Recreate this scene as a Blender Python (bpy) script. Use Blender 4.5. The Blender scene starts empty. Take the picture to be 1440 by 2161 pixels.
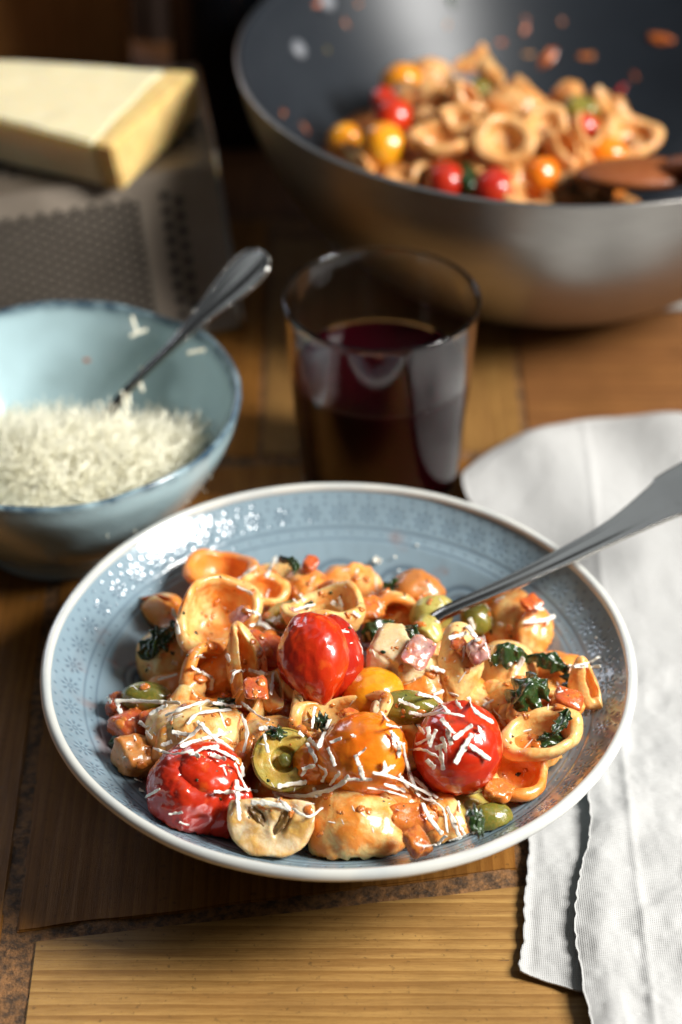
import bpy, bmesh, math, random
import numpy as np
from mathutils import Vector, Matrix
from mathutils.bvhtree import BVHTree
random.seed(7); rng = np.random.default_rng(7)
S = bpy.context.scene
COL = S.collection

# ------------------------------------------------------------------ camera
FPX, W, H = 4600., 1440, 2161
PIT = math.radians(41.1 - math.degrees(math.atan((1392 - 1080.5) / FPX)))
cf = np.array([0, math.cos(PIT), -math.sin(PIT)]); cu = np.array([0, math.sin(PIT), math.cos(PIT)]); cr = np.array([1., 0, 0])
def ray(px, py): return cf + cr * (px - W / 2) / FPX - cu * (py - H / 2) / FPX
CAM = np.array([0, 0, .052]) - ray(715, 1392) * (FPX * .2232 / 1260)
def at(px, py, z):
    d = ray(px, py); return CAM + d * ((z - CAM[2]) / d[2])
cam = bpy.data.objects.new('camera', bpy.data.cameras.new('camera')); COL.objects.link(cam)
cam.location = CAM; cam.rotation_euler = (math.pi / 2 - PIT, 0, 0)
cd = cam.data; cd.sensor_fit = 'VERTICAL'; cd.sensor_height = 36; cd.sensor_width = 24; cd.lens = FPX / H * 36
cd.clip_start = .05; cd.clip_end = 50
cd.dof.use_dof = True; cd.dof.focus_distance = .775; cd.dof.aperture_fstop = 4.8; cd.dof.aperture_blades = 9
S.camera = cam
# ------------------------------------------------------------------ light
world = bpy.data.worlds.new("World"); S.world = world; world.use_nodes = True
bg = world.node_tree.nodes['Background']; bg.inputs[0].default_value = (.86, .92, 1, 1); bg.inputs[1].default_value = .042
def area(name, loc, target, sx, sy, power, color):
    l = bpy.data.lights.new(name, 'AREA'); l.shape = 'RECTANGLE'; l.size = sx; l.size_y = sy; l.energy = power; l.color = color
    o = bpy.data.objects.new(name, l); COL.objects.link(o); o.location = loc
    o.rotation_euler = (Vector(target) - Vector(loc)).to_track_quat('-Z', 'Y').to_euler(); return o
area('window_light', (1.04, -.17, .95), (0, .1, .03), .42, .54, 43, (1, .985, .95))
area('back_left_fill', (-.9, 1.5, .75), (0, .2, .05), .5, .7, 6, (.80, .86, 1))  # added fill lamp from the back left, for reflections in glass and wok
area('bright_ceiling', (-.15, .85, 1.4), (0, .2, .05), 1.7, 1.2, 2.5, (.86, .94, 1))
S.view_settings.view_transform = 'Standard'; S.view_settings.look = 'None'; S.view_settings.exposure = 0; S.view_settings.gamma = 1
S.cycles.max_bounces = 10; S.cycles.transmission_bounces = 10; S.cycles.sample_clamp_indirect = 6
S.cycles.use_denoising = True

# ------------------------------------------------------------------ noise
def vnoise(P, freq, seed=0):
    P = np.asarray(P, float) * freq + seed * 17.31
    i = np.floor(P).astype(np.int64); f = P - i; f = f * f * (3 - 2 * f)
    def h(a, b, c):
        n = (a * 374761393 + b * 668265263 + c * 2147483647 + seed * 974711) & 0xffffffff
        n = ((n ^ (n >> 13)) * 1274126177) & 0xffffffff
        return ((n ^ (n >> 16)) & 0xffff) / 32767.5 - 1
    x, y, z = i[:, 0], i[:, 1], i[:, 2]; r = 0
    for dx in (0, 1):
        for dy in (0, 1):
            for dz in (0, 1):
                w = (f[:, 0] if dx else 1 - f[:, 0]) * (f[:, 1] if dy else 1 - f[:, 1]) * (f[:, 2] if dz else 1 - f[:, 2])
                r = r + w * h(x + dx, y + dy, z + dz)
    return r
def fbm(P, freq, seed=0, o=3):
    r = 0; a = 1
    for k in range(o): r = r + a * vnoise(P, freq * 2 ** k, seed + k); a *= .5
    return r

# ------------------------------------------------------------------ mesh helpers
def mk(name, V, F, mat, parent=None, M=None, smooth=True, flip=False):
    me = bpy.data.meshes.new(name); me.from_pydata([tuple(v) for v in V], [], [tuple(map(int, f)) for f in F]); me.update()
    if smooth: me.polygons.foreach_set('use_smooth', [True] * len(me.polygons))
    me.materials.append(mat)
    if len(F) < 150000:
        bm = bmesh.new(); bm.from_mesh(me); bmesh.ops.recalc_face_normals(bm, faces=bm.faces)
        if flip: bmesh.ops.reverse_faces(bm, faces=bm.faces)
        bm.to_mesh(me); bm.free()
    o = bpy.data.objects.new(name, me); COL.objects.link(o)
    if parent: o.parent = parent
    if M is not None: o.matrix_local = M
    return o
def tag(o, label=None, cat=None, group=None, kind=None):
    if label: o['label'] = label
    if cat: o['category'] = cat
    if group: o['group'] = group
    if kind: o['kind'] = kind
    return o
def empty(name, label, cat, M=None, group=None):
    o = bpy.data.objects.new(name, None); o.empty_display_size = .005; COL.objects.link(o)
    if M is not None: o.matrix_world = M
    return tag(o, label, cat, group)
def gridF(nu, nv, wu=False, wv=False, off=0):
    i, j = np.meshgrid(np.arange(nu if wu else nu - 1), np.arange(nv if wv else nv - 1), indexing='ij')
    i = i.ravel(); j = j.ravel(); i2 = (i + 1) % nu; j2 = (j + 1) % nv
    return np.stack([i * nv + j, i2 * nv + j, i2 * nv + j2, i * nv + j2], 1) + off
def sphere(nu=40, nv=24):
    th = np.linspace(0, 2 * np.pi, nu, endpoint=False); ph = np.linspace(.02, np.pi - .02, nv)
    T, P = np.meshgrid(th, ph, indexing='ij')
    V = np.stack([np.sin(P) * np.cos(T), np.sin(P) * np.sin(T), np.cos(P)], -1).reshape(-1, 3)
    F = [tuple(f) for f in gridF(nu, nv, wu=True)]
    n = nu * nv; V = np.vstack([V, [[0, 0, 1], [0, 0, -1]]])
    for i in range(nu):
        i2 = (i + 1) % nu
        F.append((i2 * nv, i * nv, n)); F.append((i * nv + nv - 1, i2 * nv + nv - 1, n + 1))
    return V, [f[::-1] for f in F]
def lathe(prof, n=96):
    prof = np.array(prof, float); th = np.linspace(0, 2 * np.pi, n, endpoint=False)
    V = np.stack([np.outer(np.cos(th), prof[:, 0]), np.outer(np.sin(th), prof[:, 0]), np.tile(prof[:, 1], (n, 1))], -1).reshape(-1, 3)
    return V, [tuple(f) for f in gridF(n, len(prof), wu=True)]
def smoothpath(pts, n):
    """Catmull-Rom through points (any dimension)."""
    P = np.array(pts, float); P = np.vstack([2 * P[0] - P[1], P, 2 * P[-1] - P[-2]]); m = len(P) - 3
    t = np.linspace(0, m - 1e-9, n); k = t.astype(int); u = (t - k)[:, None]
    a, b, c, d = P[k], P[k + 1], P[k + 2], P[k + 3]
    return .5 * (2 * b + (c - a) * u + (2 * a - 5 * b + 4 * c - d) * u ** 2 + (3 * b - a - 3 * c + d) * u ** 3)
def cdir(R, U, T):
    v = R * cr + U * cu - T * cf; return v / np.linalg.norm(v)
def frame(loc, n, roll=0, scale=1):
    n = Vector(n).normalized(); ref = Vector(cr) if abs(n.x) < .9 else Vector(cu)
    y = n.cross(ref).normalized(); x = y.cross(n)
    M = Matrix((x, y, n)).transposed().to_4x4() @ Matrix.Rotation(roll, 4, 'Z') @ Matrix.Diagonal((scale, scale, scale, 1))
    M.translation = Vector(loc); return M

# ------------------------------------------------------------------ materials
def mat(name):
    m = bpy.data.materials.new(name); m.use_nodes = True; nt = m.node_tree
    return m, nt, nt.nodes['Principled BSDF']
class NT:
    def __init__(s, nt): s.nt = nt
    def n(s, t, **k):
        q = s.nt.nodes.new(t)
        for a, b in k.items(): setattr(q, a, b)
        return q
    def l(s, a, b): s.nt.links.new(a, b)
    def coord(s, kind='Object', scale=(1, 1, 1), rand=True, rot=(0, 0, 0)):
        c = s.n('ShaderNodeTexCoord'); mp = s.n('ShaderNodeMapping'); mp.inputs['Scale'].default_value = scale; mp.inputs['Rotation'].default_value = rot
        s.l(c.outputs[kind], mp.inputs['Vector'])
        if rand:
            oi = s.n('ShaderNodeObjectInfo'); cm = s.n('ShaderNodeVectorMath', operation='SCALE'); cm.inputs[0].default_value = (1, .7, .4)
            s.l(oi.outputs['Random'], cm.inputs['Scale']); s.l(cm.outputs[0], mp.inputs['Location'])
        return mp.outputs[0]
    def noise(s, v, scale, detail=3, rough=.5, dist=0):
        q = s.n('ShaderNodeTexNoise'); q.inputs['Scale'].default_value = scale; q.inputs['Detail'].default_value = detail
        q.inputs['Roughness'].default_value = rough; q.inputs['Distortion'].default_value = dist; s.l(v, q.inputs['Vector']); return q.outputs['Fac']
    def vor(s, v, scale, feature='F1', rnd=1):
        q = s.n('ShaderNodeTexVoronoi', feature=feature); q.inputs['Scale'].default_value = scale; q.inputs['Randomness'].default_value = rnd; s.l(v, q.inputs['Vector']); return q.outputs['Distance']
    def ramp(s, f, a, b, ca=(0, 0, 0, 1), cb=(1, 1, 1, 1)):
        q = s.n('ShaderNodeValToRGB'); q.color_ramp.elements[0].position = a; q.color_ramp.elements[1].position = b
        q.color_ramp.elements[0].color = ca; q.color_ramp.elements[1].color = cb; s.l(f, q.inputs[0]); return q.outputs[0]
    def mix(s, f, a, b, blend='MIX'):
        q = s.n('ShaderNodeMix', data_type='RGBA', blend_type=blend)
        for i, v in ((0, f), (6, a), (7, b)):
            if isinstance(v, (int, float, tuple)): q.inputs[i].default_value = v if not isinstance(v, tuple) else (*v, 1)[:4]
            else: s.l(v, q.inputs[i])
        return q.outputs[2]
    def math(s, op, a, b=0., c=None):
        q = s.n('ShaderNodeMath', operation=op)
        for i, v in enumerate((a, b) if c is None else (a, b, c)):
            if isinstance(v, (int, float)): q.inputs[i].default_value = v
            else: s.l(v, q.inputs[i])
        return q.outputs[0]
    def bump(s, h, st, dist=.0005, nrm=None):
        q = s.n('ShaderNodeBump'); q.inputs['Strength'].default_value = st; q.inputs['Distance'].default_value = dist; s.l(h, q.inputs['Height'])
        if nrm is not None: s.l(nrm, q.inputs['Normal'])
        return q.outputs[0]
def setp(b, **k):
    for a, v in k.items(): b.inputs[a.replace('_', ' ')].default_value = v

def food_mat(name, base, base2, sauce, sss=.35, rough=.3, coat=.5, radius=(1, .45, .2), sscale=.004, fleck=True, nscale=110, bias=0., bumpk=.35):
    m, nt, b = mat(name); n = NT(nt); v = n.coord()
    a = n.noise(v, nscale * 1.3, 4, .55, .4)
    oi = n.n('ShaderNodeObjectInfo'); sep = n.n('ShaderNodeSeparateColor'); n.l(oi.outputs['Color'], sep.inputs[0])
    c = n.mix(n.ramp(n.noise(v, nscale * .8, 3), .35, .65), base, base2)
    # sauce amount per object in colour R
    am = n.math('ADD', n.math('SUBTRACT', a, .5), n.math('MULTIPLY', n.math('SUBTRACT', sep.outputs[0], .5 - bias), .7))
    ms = n.math('MULTIPLY', n.ramp(n.math('ADD', am, .5), .42, .61), .88)
    sc2 = n.mix(n.noise(v, nscale * 2.5, 2), sauce, (min(1, sauce[0] * 1.25), sauce[1] * 1.9, sauce[2] * 2))
    c = n.mix(ms, c, sc2)
    # thin overall tint
    c = n.mix(n.math('MULTIPLY', n.ramp(n.noise(v, nscale * 2.6, 5, .7, .8), .46, .66), .55), c, sc2)
    if fleck:
        f1 = n.ramp(n.math('ADD', n.vor(v, nscale * 3.2), n.math('MULTIPLY', n.noise(v, nscale * 9, 2), .16)), .17, .20, (1, 1, 1, 1), (0, 0, 0, 1))
        fm = n.math('MULTIPLY', f1, n.ramp(n.noise(v, nscale * 1.7, 1), .60, .63))
        c = n.mix(fm, c, (.05, .06, .015))
    n.l(c, b.inputs['Base Color'])
    hb = n.math('ADD', n.math('MULTIPLY', ms, .5), n.math('ADD', n.math('MULTIPLY', n.noise(v, nscale * 7, 5, .6), .40), n.math('MULTIPLY', a, .5)))
    n.l(n.bump(hb, bumpk, .0011), b.inputs['Normal'])
    n.l(n.ramp(n.noise(v, nscale * 4, 2), .3, .7, (rough * .6,) * 3 + (1,), (rough * 1.7,) * 3 + (1,)), b.inputs['Roughness'])
    setp(b, Subsurface_Weight=sss, Subsurface_Radius=radius, Subsurface_Scale=sscale, Coat_Weight=coat, Coat_Roughness=.12)
    return m
M = {}
M['pasta'] = food_mat('pasta', (.88, .61, .25), (.84, .50, .16), (.74, .165, .012), sss=.4, rough=.38, coat=.45, bias=-.02, sscale=.005)
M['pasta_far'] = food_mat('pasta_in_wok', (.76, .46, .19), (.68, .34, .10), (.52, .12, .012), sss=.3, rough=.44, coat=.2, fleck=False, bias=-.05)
M['sauce'] = food_mat('sauce', (.42, .07, .01), (.30, .04, .008), (.55, .13, .015), sss=.25, rough=.2, coat=.8, nscale=200, bumpk=.7)
M['chunk'] = food_mat('sauce_chunk', (.60, .11, .025), (.45, .07, .02), (.60, .14, .02), sss=.4, rough=.2, coat=.8, nscale=250)
M['onion'] = food_mat('red_onion', (.42, .14, .15), (.60, .40, .34), (.50, .12, .04), sss=.5, rough=.2, coat=.7, nscale=150, fleck=False)
M['mushroom'] = food_mat('mushroom', (.82, .66, .42), (.74, .54, .28), (.55, .22, .04), sss=.4, rough=.4, coat=.35, nscale=110, fleck=False, bias=-.12)
M['mushroom_skin'] = food_mat('brown_mushroom_skin', (.36, .19, .08), (.46, .26, .10), (.50, .13, .02), sss=.25, rough=.3, coat=.6)
M['olive'] = food_mat('olive', (.24, .22, .030), (.14, .15, .025), (.34, .15, .02), sss=.3, rough=.2, coat=.7, nscale=160, fleck=False, bias=-.08)
M['olive_face'] = food_mat('olive_flesh', (.52, .46, .12), (.46, .40, .10), (.48, .22, .03), sss=.35, rough=.3, coat=.5, nscale=140, bias=.06)
M['gill'] = food_mat('gill', (.09, .055, .03), (.16, .10, .06), (.22, .09, .02), sss=.1, rough=.35, coat=.4, nscale=300)

def tomato_mat(name, c1, c2, c3, edge=.6):
    m, nt, b = mat(name); n = NT(nt); v = n.coord()
    c = n.mix(n.ramp(n.noise(v, 60, 3, .5, .6), .35, .7), c1, c2)
    c = n.mix(n.math('MULTIPLY', n.ramp(n.noise(v, 140, 3), .58, .75), .7), c, c3)
    n.l(c, b.inputs['Base Color'])
    wv = n.noise(v, 190, 3, .5, 1.2)
    n.l(n.bump(n.math('ADD', wv, n.math('MULTIPLY', n.noise(v, 900, 2), .05)), .14, .0012), b.inputs['Normal'])
    setp(b, Roughness=.26, Subsurface_Weight=.28, Subsurface_Radius=(1, .22, .08), Subsurface_Scale=.004, Coat_Weight=.75, Coat_Roughness=.09, Specular_IOR_Level=.5)
    return m
M['tomato_red'] = tomato_mat('red_tomato_skin', (.64, .040, .004), (.50, .018, .003), (.78, .13, .01))
M['tomato_dark'] = tomato_mat('dark_red_tomato_skin', (.42, .014, .006), (.55, .03, .006), (.66, .08, .012))
M['tomato_yellow'] = tomato_mat('yellow_tomato_skin', (.86, .36, .010), (.80, .25, .008), (.88, .45, .04))
M['tomato_orange'] = tomato_mat('orange_tomato_skin', (.85, .25, .008), (.76, .15, .006), (.88, .34, .03))

def leaf_mat():
    m, nt, b = mat('wilted_leaf'); n = NT(nt); v = n.coord()
    c = n.mix(n.ramp(n.noise(v, 220, 3), .35, .7), (.010, .028, .008), (.035, .075, .015)); n.l(c, b.inputs['Base Color'])
    n.l(n.bump(n.noise(v, 700, 4), .6, .0006), b.inputs['Normal'])
    setp(b, Roughness=.22, Coat_Weight=.7, Coat_Roughness=.1, Subsurface_Weight=.1, Subsurface_Scale=.001); return m
M['leaf'] = leaf_mat()
def cheese_mat(name, c1, c2, rough=.55, sss=.5, sc=.003):
    m, nt, b = mat(name); n = NT(nt); v = n.coord()
    n.l(n.mix(n.noise(v, 180, 3), c1, c2), b.inputs['Base Color']); n.l(n.bump(n.noise(v, 1500, 4), .4, .0004), b.inputs['Normal'])
    setp(b, Roughness=rough, Subsurface_Weight=sss, Subsurface_Radius=(1, .8, .5), Subsurface_Scale=sc); return m
M['shaving'] = cheese_mat('parmesan_shaving', (.93, .90, .80), (.90, .84, .70), sc=.0008, rough=.42, sss=.15)
M['grated'] = cheese_mat('grated_parmesan', (.97, .95, .80), (.96, .91, .68), sc=.001, sss=.0)

def glaze(name, light, dark, attr, rough=.16, stain=False):
    m, nt, b = mat(name); n = NT(nt); v = n.coord(rand=False)
    at_ = n.n('ShaderNodeAttribute'); at_.attribute_name = attr
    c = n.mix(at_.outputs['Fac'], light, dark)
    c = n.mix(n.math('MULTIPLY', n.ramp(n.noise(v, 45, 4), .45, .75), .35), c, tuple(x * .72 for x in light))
    speck = n.math('MULTIPLY', n.ramp(n.vor(v, 900), .10, .16, (1, 1, 1, 1), (0, 0, 0, 1)), n.ramp(n.noise(v, 300, 1), .6, .65))
    c = n.mix(n.math('MULTIPLY', speck, .5), c, dark)
    if stain:
        st_ = n.n('ShaderNodeAttribute'); st_.attribute_name = 'stain'; c = n.mix(st_.outputs['Fac'], c, (.26, .075, .018))
    n.l(c, b.inputs['Base Color'])
    n.l(n.bump(n.noise(v, 130, 3), .12, .0012), b.inputs['Normal'])
    setp(b, Roughness=rough, Coat_Weight=.8, Coat_Roughness=.04); return m
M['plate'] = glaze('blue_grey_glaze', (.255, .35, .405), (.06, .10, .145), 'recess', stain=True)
def rim_mat():
    m, nt, b = mat('cream_rim_glaze'); n = NT(nt); v = n.coord(rand=False)
    n.l(n.mix(n.ramp(n.noise(v, 60, 4), .4, .7), (.65, .645, .59), (.54, .56, .54)), b.inputs['Base Color'])
    setp(b, Roughness=.2, Coat_Weight=.5, Coat_Roughness=.08); return m
M['rim'] = rim_mat()

def wood(name, light, dark, grain=(1, 14, 1), rough=.42, s=16, knots=.5, spec=.35):
    """grain: mapping scale; the long direction has the small number"""
    m, nt, b = mat(name); n = NT(nt); v = n.coord('Object', grain, rand=True)
    g1 = n.noise(v, s, 4, .6, .5); g2 = n.noise(v, s * 7, 5, .65, .2); g3 = n.noise(v, s * 24, 2, .6)
    w = n.n('ShaderNodeTexWave', wave_type='BANDS', bands_direction='Y' if grain[1] > grain[0] else 'X', wave_profile='SAW'); n.l(v, w.inputs['Vector'])
    w.inputs['Scale'].default_value = s * .30; w.inputs['Distortion'].default_value = 5; w.inputs['Detail'].default_value = 3; w.inputs['Detail Scale'].default_value = 1.2
    f = n.math('ADD', n.math('MULTIPLY', g1, .55), n.math('ADD', n.math('MULTIPLY', g2, .35), n.math('MULTIPLY', w.outputs['Fac'], .20)))
    c = n.mix(n.ramp(f, .40, .66), light, dark)
    c = n.mix(n.math('MULTIPLY', n.ramp(g3, .58, .70), .45), c, tuple(x * .4 for x in dark))
    iso = n.coord('Object', (1, 1, 1), True)
    c = n.mix(n.math('MULTIPLY', n.ramp(n.noise(iso, 26, 5, .6), .45, .75), .45), c, tuple(x * .45 for x in dark))
    c = n.mix(n.math('MULTIPLY', n.ramp(n.noise(iso, 420, 3, .7), .62, .70), .5), c, (.04, .022, .010))
    n.l(c, b.inputs['Base Color'])
    n.l(n.bump(n.math('ADD', g2, n.math('MULTIPLY', g3, .6)), .35, .0006), b.inputs['Normal'])
    n.l(n.ramp(g1, .3, .7, (rough * .8,) * 3 + (1,), (rough * 1.3,) * 3 + (1,)), b.inputs['Roughness'])
    setp(b, Specular_IOR_Level=spec); return m
M['wood_gold_x'] = wood('golden_wood_across', (.47, .265, .080), (.27, .130, .032), (.6, 13, 1))
M['wood_brown_y'] = wood('brown_wood_lengthwise', (.34, .145, .030), (.22, .085, .016), (15, .6, 1), spec=.12)
M['wood_gold_y'] = wood('golden_wood_lengthwise', (.32, .17, .050), (.23, .11, .030), (13, .6, 1))
M['wood_red_x'] = wood('reddish_wood_across', (.26, .115, .036), (.18, .070, .021), (.6, 12, 1))
M['wood_dark_y'] = wood('dark_wood', (.17, .068, .022), (.11, .042, .014), (13, .7, 1))
def joint_mat():
    m, nt, b = mat('rough_bark_joint'); n = NT(nt); v = n.coord(rand=False)
    c = n.mix(n.ramp(n.noise(v, 260, 5, .7), .40, .62), (.08, .042, .018), (.32, .145, .045)); n.l(c, b.inputs['Base Color'])
    n.l(n.bump(n.noise(v, 450, 5, .7), 1, .0015), b.inputs['Normal']); setp(b, Roughness=.7); return m
M['joint'] = joint_mat()

def metal(name, col, rough, aniso_scale=None, bumpst=0, scl=(1, 1, 60), ns=60):
    m, nt, b = mat(name); n = NT(nt); v = n.coord(scale=scl, rand=False)
    g = n.noise(v, ns, 3)
    n.l(n.mix(n.ramp(g, .3, .7), col, tuple(x * .8 for x in col)), b.inputs['Base Color'])
    n.l(n.ramp(g, .3, .7, (rough * .8,) * 3 + (1,), (rough * 1.25,) * 3 + (1,)), b.inputs['Roughness'])
    if bumpst: n.l(n.bump(g, bumpst, .0002), b.inputs['Normal'])
    setp(b, Metallic=.6 if 'grater' in name else 1.); return m
M['steel'] = metal('polished_steel', (.62, .60, .56), .16, scl=(1, 1, 1), ns=25)
M['brushed'] = metal('brushed_steel', (.40, .38, .355), .34, bumpst=.1)
M['grater'] = metal('worn_grater_steel', (.30, .245, .19), .36, scl=(1, 1, 1), ns=40)
def plain(name, col, rough=.4, **k):
    m, nt, b = mat(name); n = NT(nt); v = n.coord()
    n.l(n.mix(n.noise(v, 70, 4), col, tuple(x * .75 for x in col)), b.inputs['Base Color']); setp(b, Roughness=rough, **k)
    n.l(n.bump(n.noise(v, 600, 3), .1, .0005), b.inputs['Normal']); return m
M['nonstick'] = plain('nonstick_coating', (.014, .018, .024), .40, Coat_Weight=.06, Coat_Roughness=.3, Specular_IOR_Level=.42)
M['black'] = plain('black_glass', (.004, .005, .007), .12)
M['hole'] = plain('dark_hole', (.008, .007, .006), .6)
def glassm():
    m, nt, b = mat('clear_glass'); setp(b, Transmission_Weight=1., Roughness=0., IOR=1.47, Base_Color=(.97, .975, .985, 1)); return m
M['glass'] = glassm()
def winem():
    m, nt, b = mat('red_wine'); setp(b, Transmission_Weight=.25, Roughness=0., IOR=1.2, Base_Color=(.020, .0008, .0025, 1)); return m
M['wine'] = winem()
def linen():
    m, nt, b = mat('grey_white_linen'); n = NT(nt); c = n.n('ShaderNodeTexCoord')
    def wv(d):
        w = n.n('ShaderNodeTexWave', wave_type='BANDS', bands_direction=d); n.l(c.outputs['UV'], w.inputs['Vector'])
        w.inputs['Scale'].default_value = 430; w.inputs['Distortion'].default_value = 1.2; w.inputs['Detail'].default_value = 2; w.inputs['Detail Scale'].default_value = .15; return w.outputs['Fac']
    h = n.math('MAXIMUM', wv('X'), wv('Y')); nz = n.noise(c.outputs['UV'], 300, 4)
    mp = n.n('ShaderNodeMapping'); mp.inputs['Scale'].default_value = (1, 8, 1); n.l(c.outputs['UV'], mp.inputs[0])
    slub = n.noise(mp.outputs[0], 350, 3)
    base = n.mix(n.ramp(slub, .35, .7), (.55, .545, .53), (.47, .465, .45))
    col = n.mix(n.math('MULTIPLY', n.ramp(h, .2, .8, (1, 1, 1, 1), (0, 0, 0, 1)), .45), base, (.30, .29, .275))
    n.l(col, b.inputs['Base Color']); n.l(n.bump(n.math('ADD', h, n.math('MULTIPLY', nz, .6)), .55, .0003), b.inputs['Normal'])
    setp(b, Roughness=.9, Sheen_Weight=.15, Subsurface_Weight=.0); return m
M['linen'] = linen()

# ------------------------------------------------------------------ table
table = empty('table', 'parquet tabletop of brown and golden wooden planks with rough dark joints', 'table'); table['kind'] = 'structure'
del table['category']
def slab(name, pts, z0, z1, m, parent, bev=.0006, cuts=0):
    bm = bmesh.new(); f = bm.faces.new([bm.verts.new((p[0], p[1], z1)) for p in pts])
    if f.normal.z < 0: f.normal_flip()
    bm.normal_update()
    if f.normal.z < 0: f.normal_flip()
    r = bmesh.ops.extrude_face_region(bm, geom=[f]); vs = [v for v in r['geom'] if isinstance(v, bmesh.types.BMVert)]
    bmesh.ops.translate(bm, verts=vs, vec=(0, 0, z0 - z1)); bmesh.ops.recalc_face_normals(bm, faces=bm.faces)
    if bev: bmesh.ops.bevel(bm, geom=[e for e in bm.edges if all(abs(v.co.z - z1) < 1e-6 for v in e.verts)], offset=bev, segments=2, affect='EDGES')
    me = bpy.data.meshes.new(name); bm.to_mesh(me); bm.free(); me.materials.append(m)
    o = bpy.data.objects.new(name, me); COL.objects.link(o); o.parent = parent; return o
T = 0.
A = at(36, 1965, 0); B = at(1092, 1833, 0); C_ = at(74, 1985, 0); D_ = at(1115, 1866, 0)
def wob(p, q, n=26, a=.0009, sd=0):
    p = np.array(p[:2]); q = np.array(q[:2]); t = np.linspace(0, 1, n)[:, None]; P = p + (q - p) * t
    d = (q - p) / np.linalg.norm(q - p); nn = np.array([-d[1], d[0]])
    k = vnoise(np.c_[t * 9, t * 0, t * 0 + sd], 1, sd) * a * np.sin(np.pi * t[:, 0]) ** .3
    return [tuple(x) for x in P + nn * k[:, None]]
seamU = wob(A, B, sd=3); seamL = wob(C_, (D_[0] + .0, D_[1]), sd=5)
sl = (D_[1] - C_[1]) / (D_[0] - C_[0])
slab('plank', seamU + [(.070, .20), (-.1215, .19)], -.02, T, M['wood_brown_y'], table)
slab('plank', [(C_[0] + .003, -.34), (.5, -.34), (.5, D_[1] + sl * (.5 - D_[0]))] + seamL[::-1], -.02, T, M['wood_gold_x'], table)
slab('plank', [(.078, -.034), (.42, .02), (.42, .205), (.0765, .20)], -.02, T, M['wood_gold_y'], table)
slab('plank', [(-.5, -.34), (-.1145, -.34), (-.1265, .19), (-.5, .19)], -.02, T, M['wood_brown_y'], table)
x1 = at(555, 850, 0)[0]; x2 = at(1092, 780, 0)[0]
slab('plank', [(x1 + .001, .2045), (x2 - .001, .2075), (x2 - .001, .40), (x1 + .001, .40)], -.02, T, M['wood_gold_y'], table)
slab('plank', [(x2 + .0015, .209), (.55, .213), (.55, .40), (x2 + .0015, .40)], -.02, T, M['wood_red_x'], table)
slab('plank', [(-.22, .196), (x1 - .0015, .203), (x1 - .0015, .42), (-.22, .42)], -.02, T, M['wood_brown_y'], table)
slab('plank', [(-.7, .196), (-.224, .196), (-.224, .42), (-.7, .42)], -.02, T, M['wood_dark_y'], table)
for i, (xa, xb) in enumerate([(-.9, -.3), (-.296, .05), (.054, .40), (.404, .9)]):
    slab('plank', [(xa, .424), (xb, .424), (xb, .80), (xa, .80)], -.02, T, M['wood_dark_y' if i != 9 else 'wood_brown_y'], table)
    slab('plank', [(xa + .07, .804), (xb + .07, .804), (xb + .07, 1.4), (xa + .07, 1.4)], -.02, T, M['wood_dark_y'], table)
jb, jn = 260, 200
xs = np.linspace(-.5, .5, jb); ys = np.linspace(-.34, .44, jn); X, Y = np.meshgrid(xs, ys, indexing='ij')
P = np.c_[X.ravel(), Y.ravel(), 0 * X.ravel()]; P[:, 2] = -.0007 + .0007 * fbm(P, 160, 4)
jo = mk('joint_filler', P, gridF(jb, jn), M['joint'], table); jo['kind'] = 'stuff'

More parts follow.
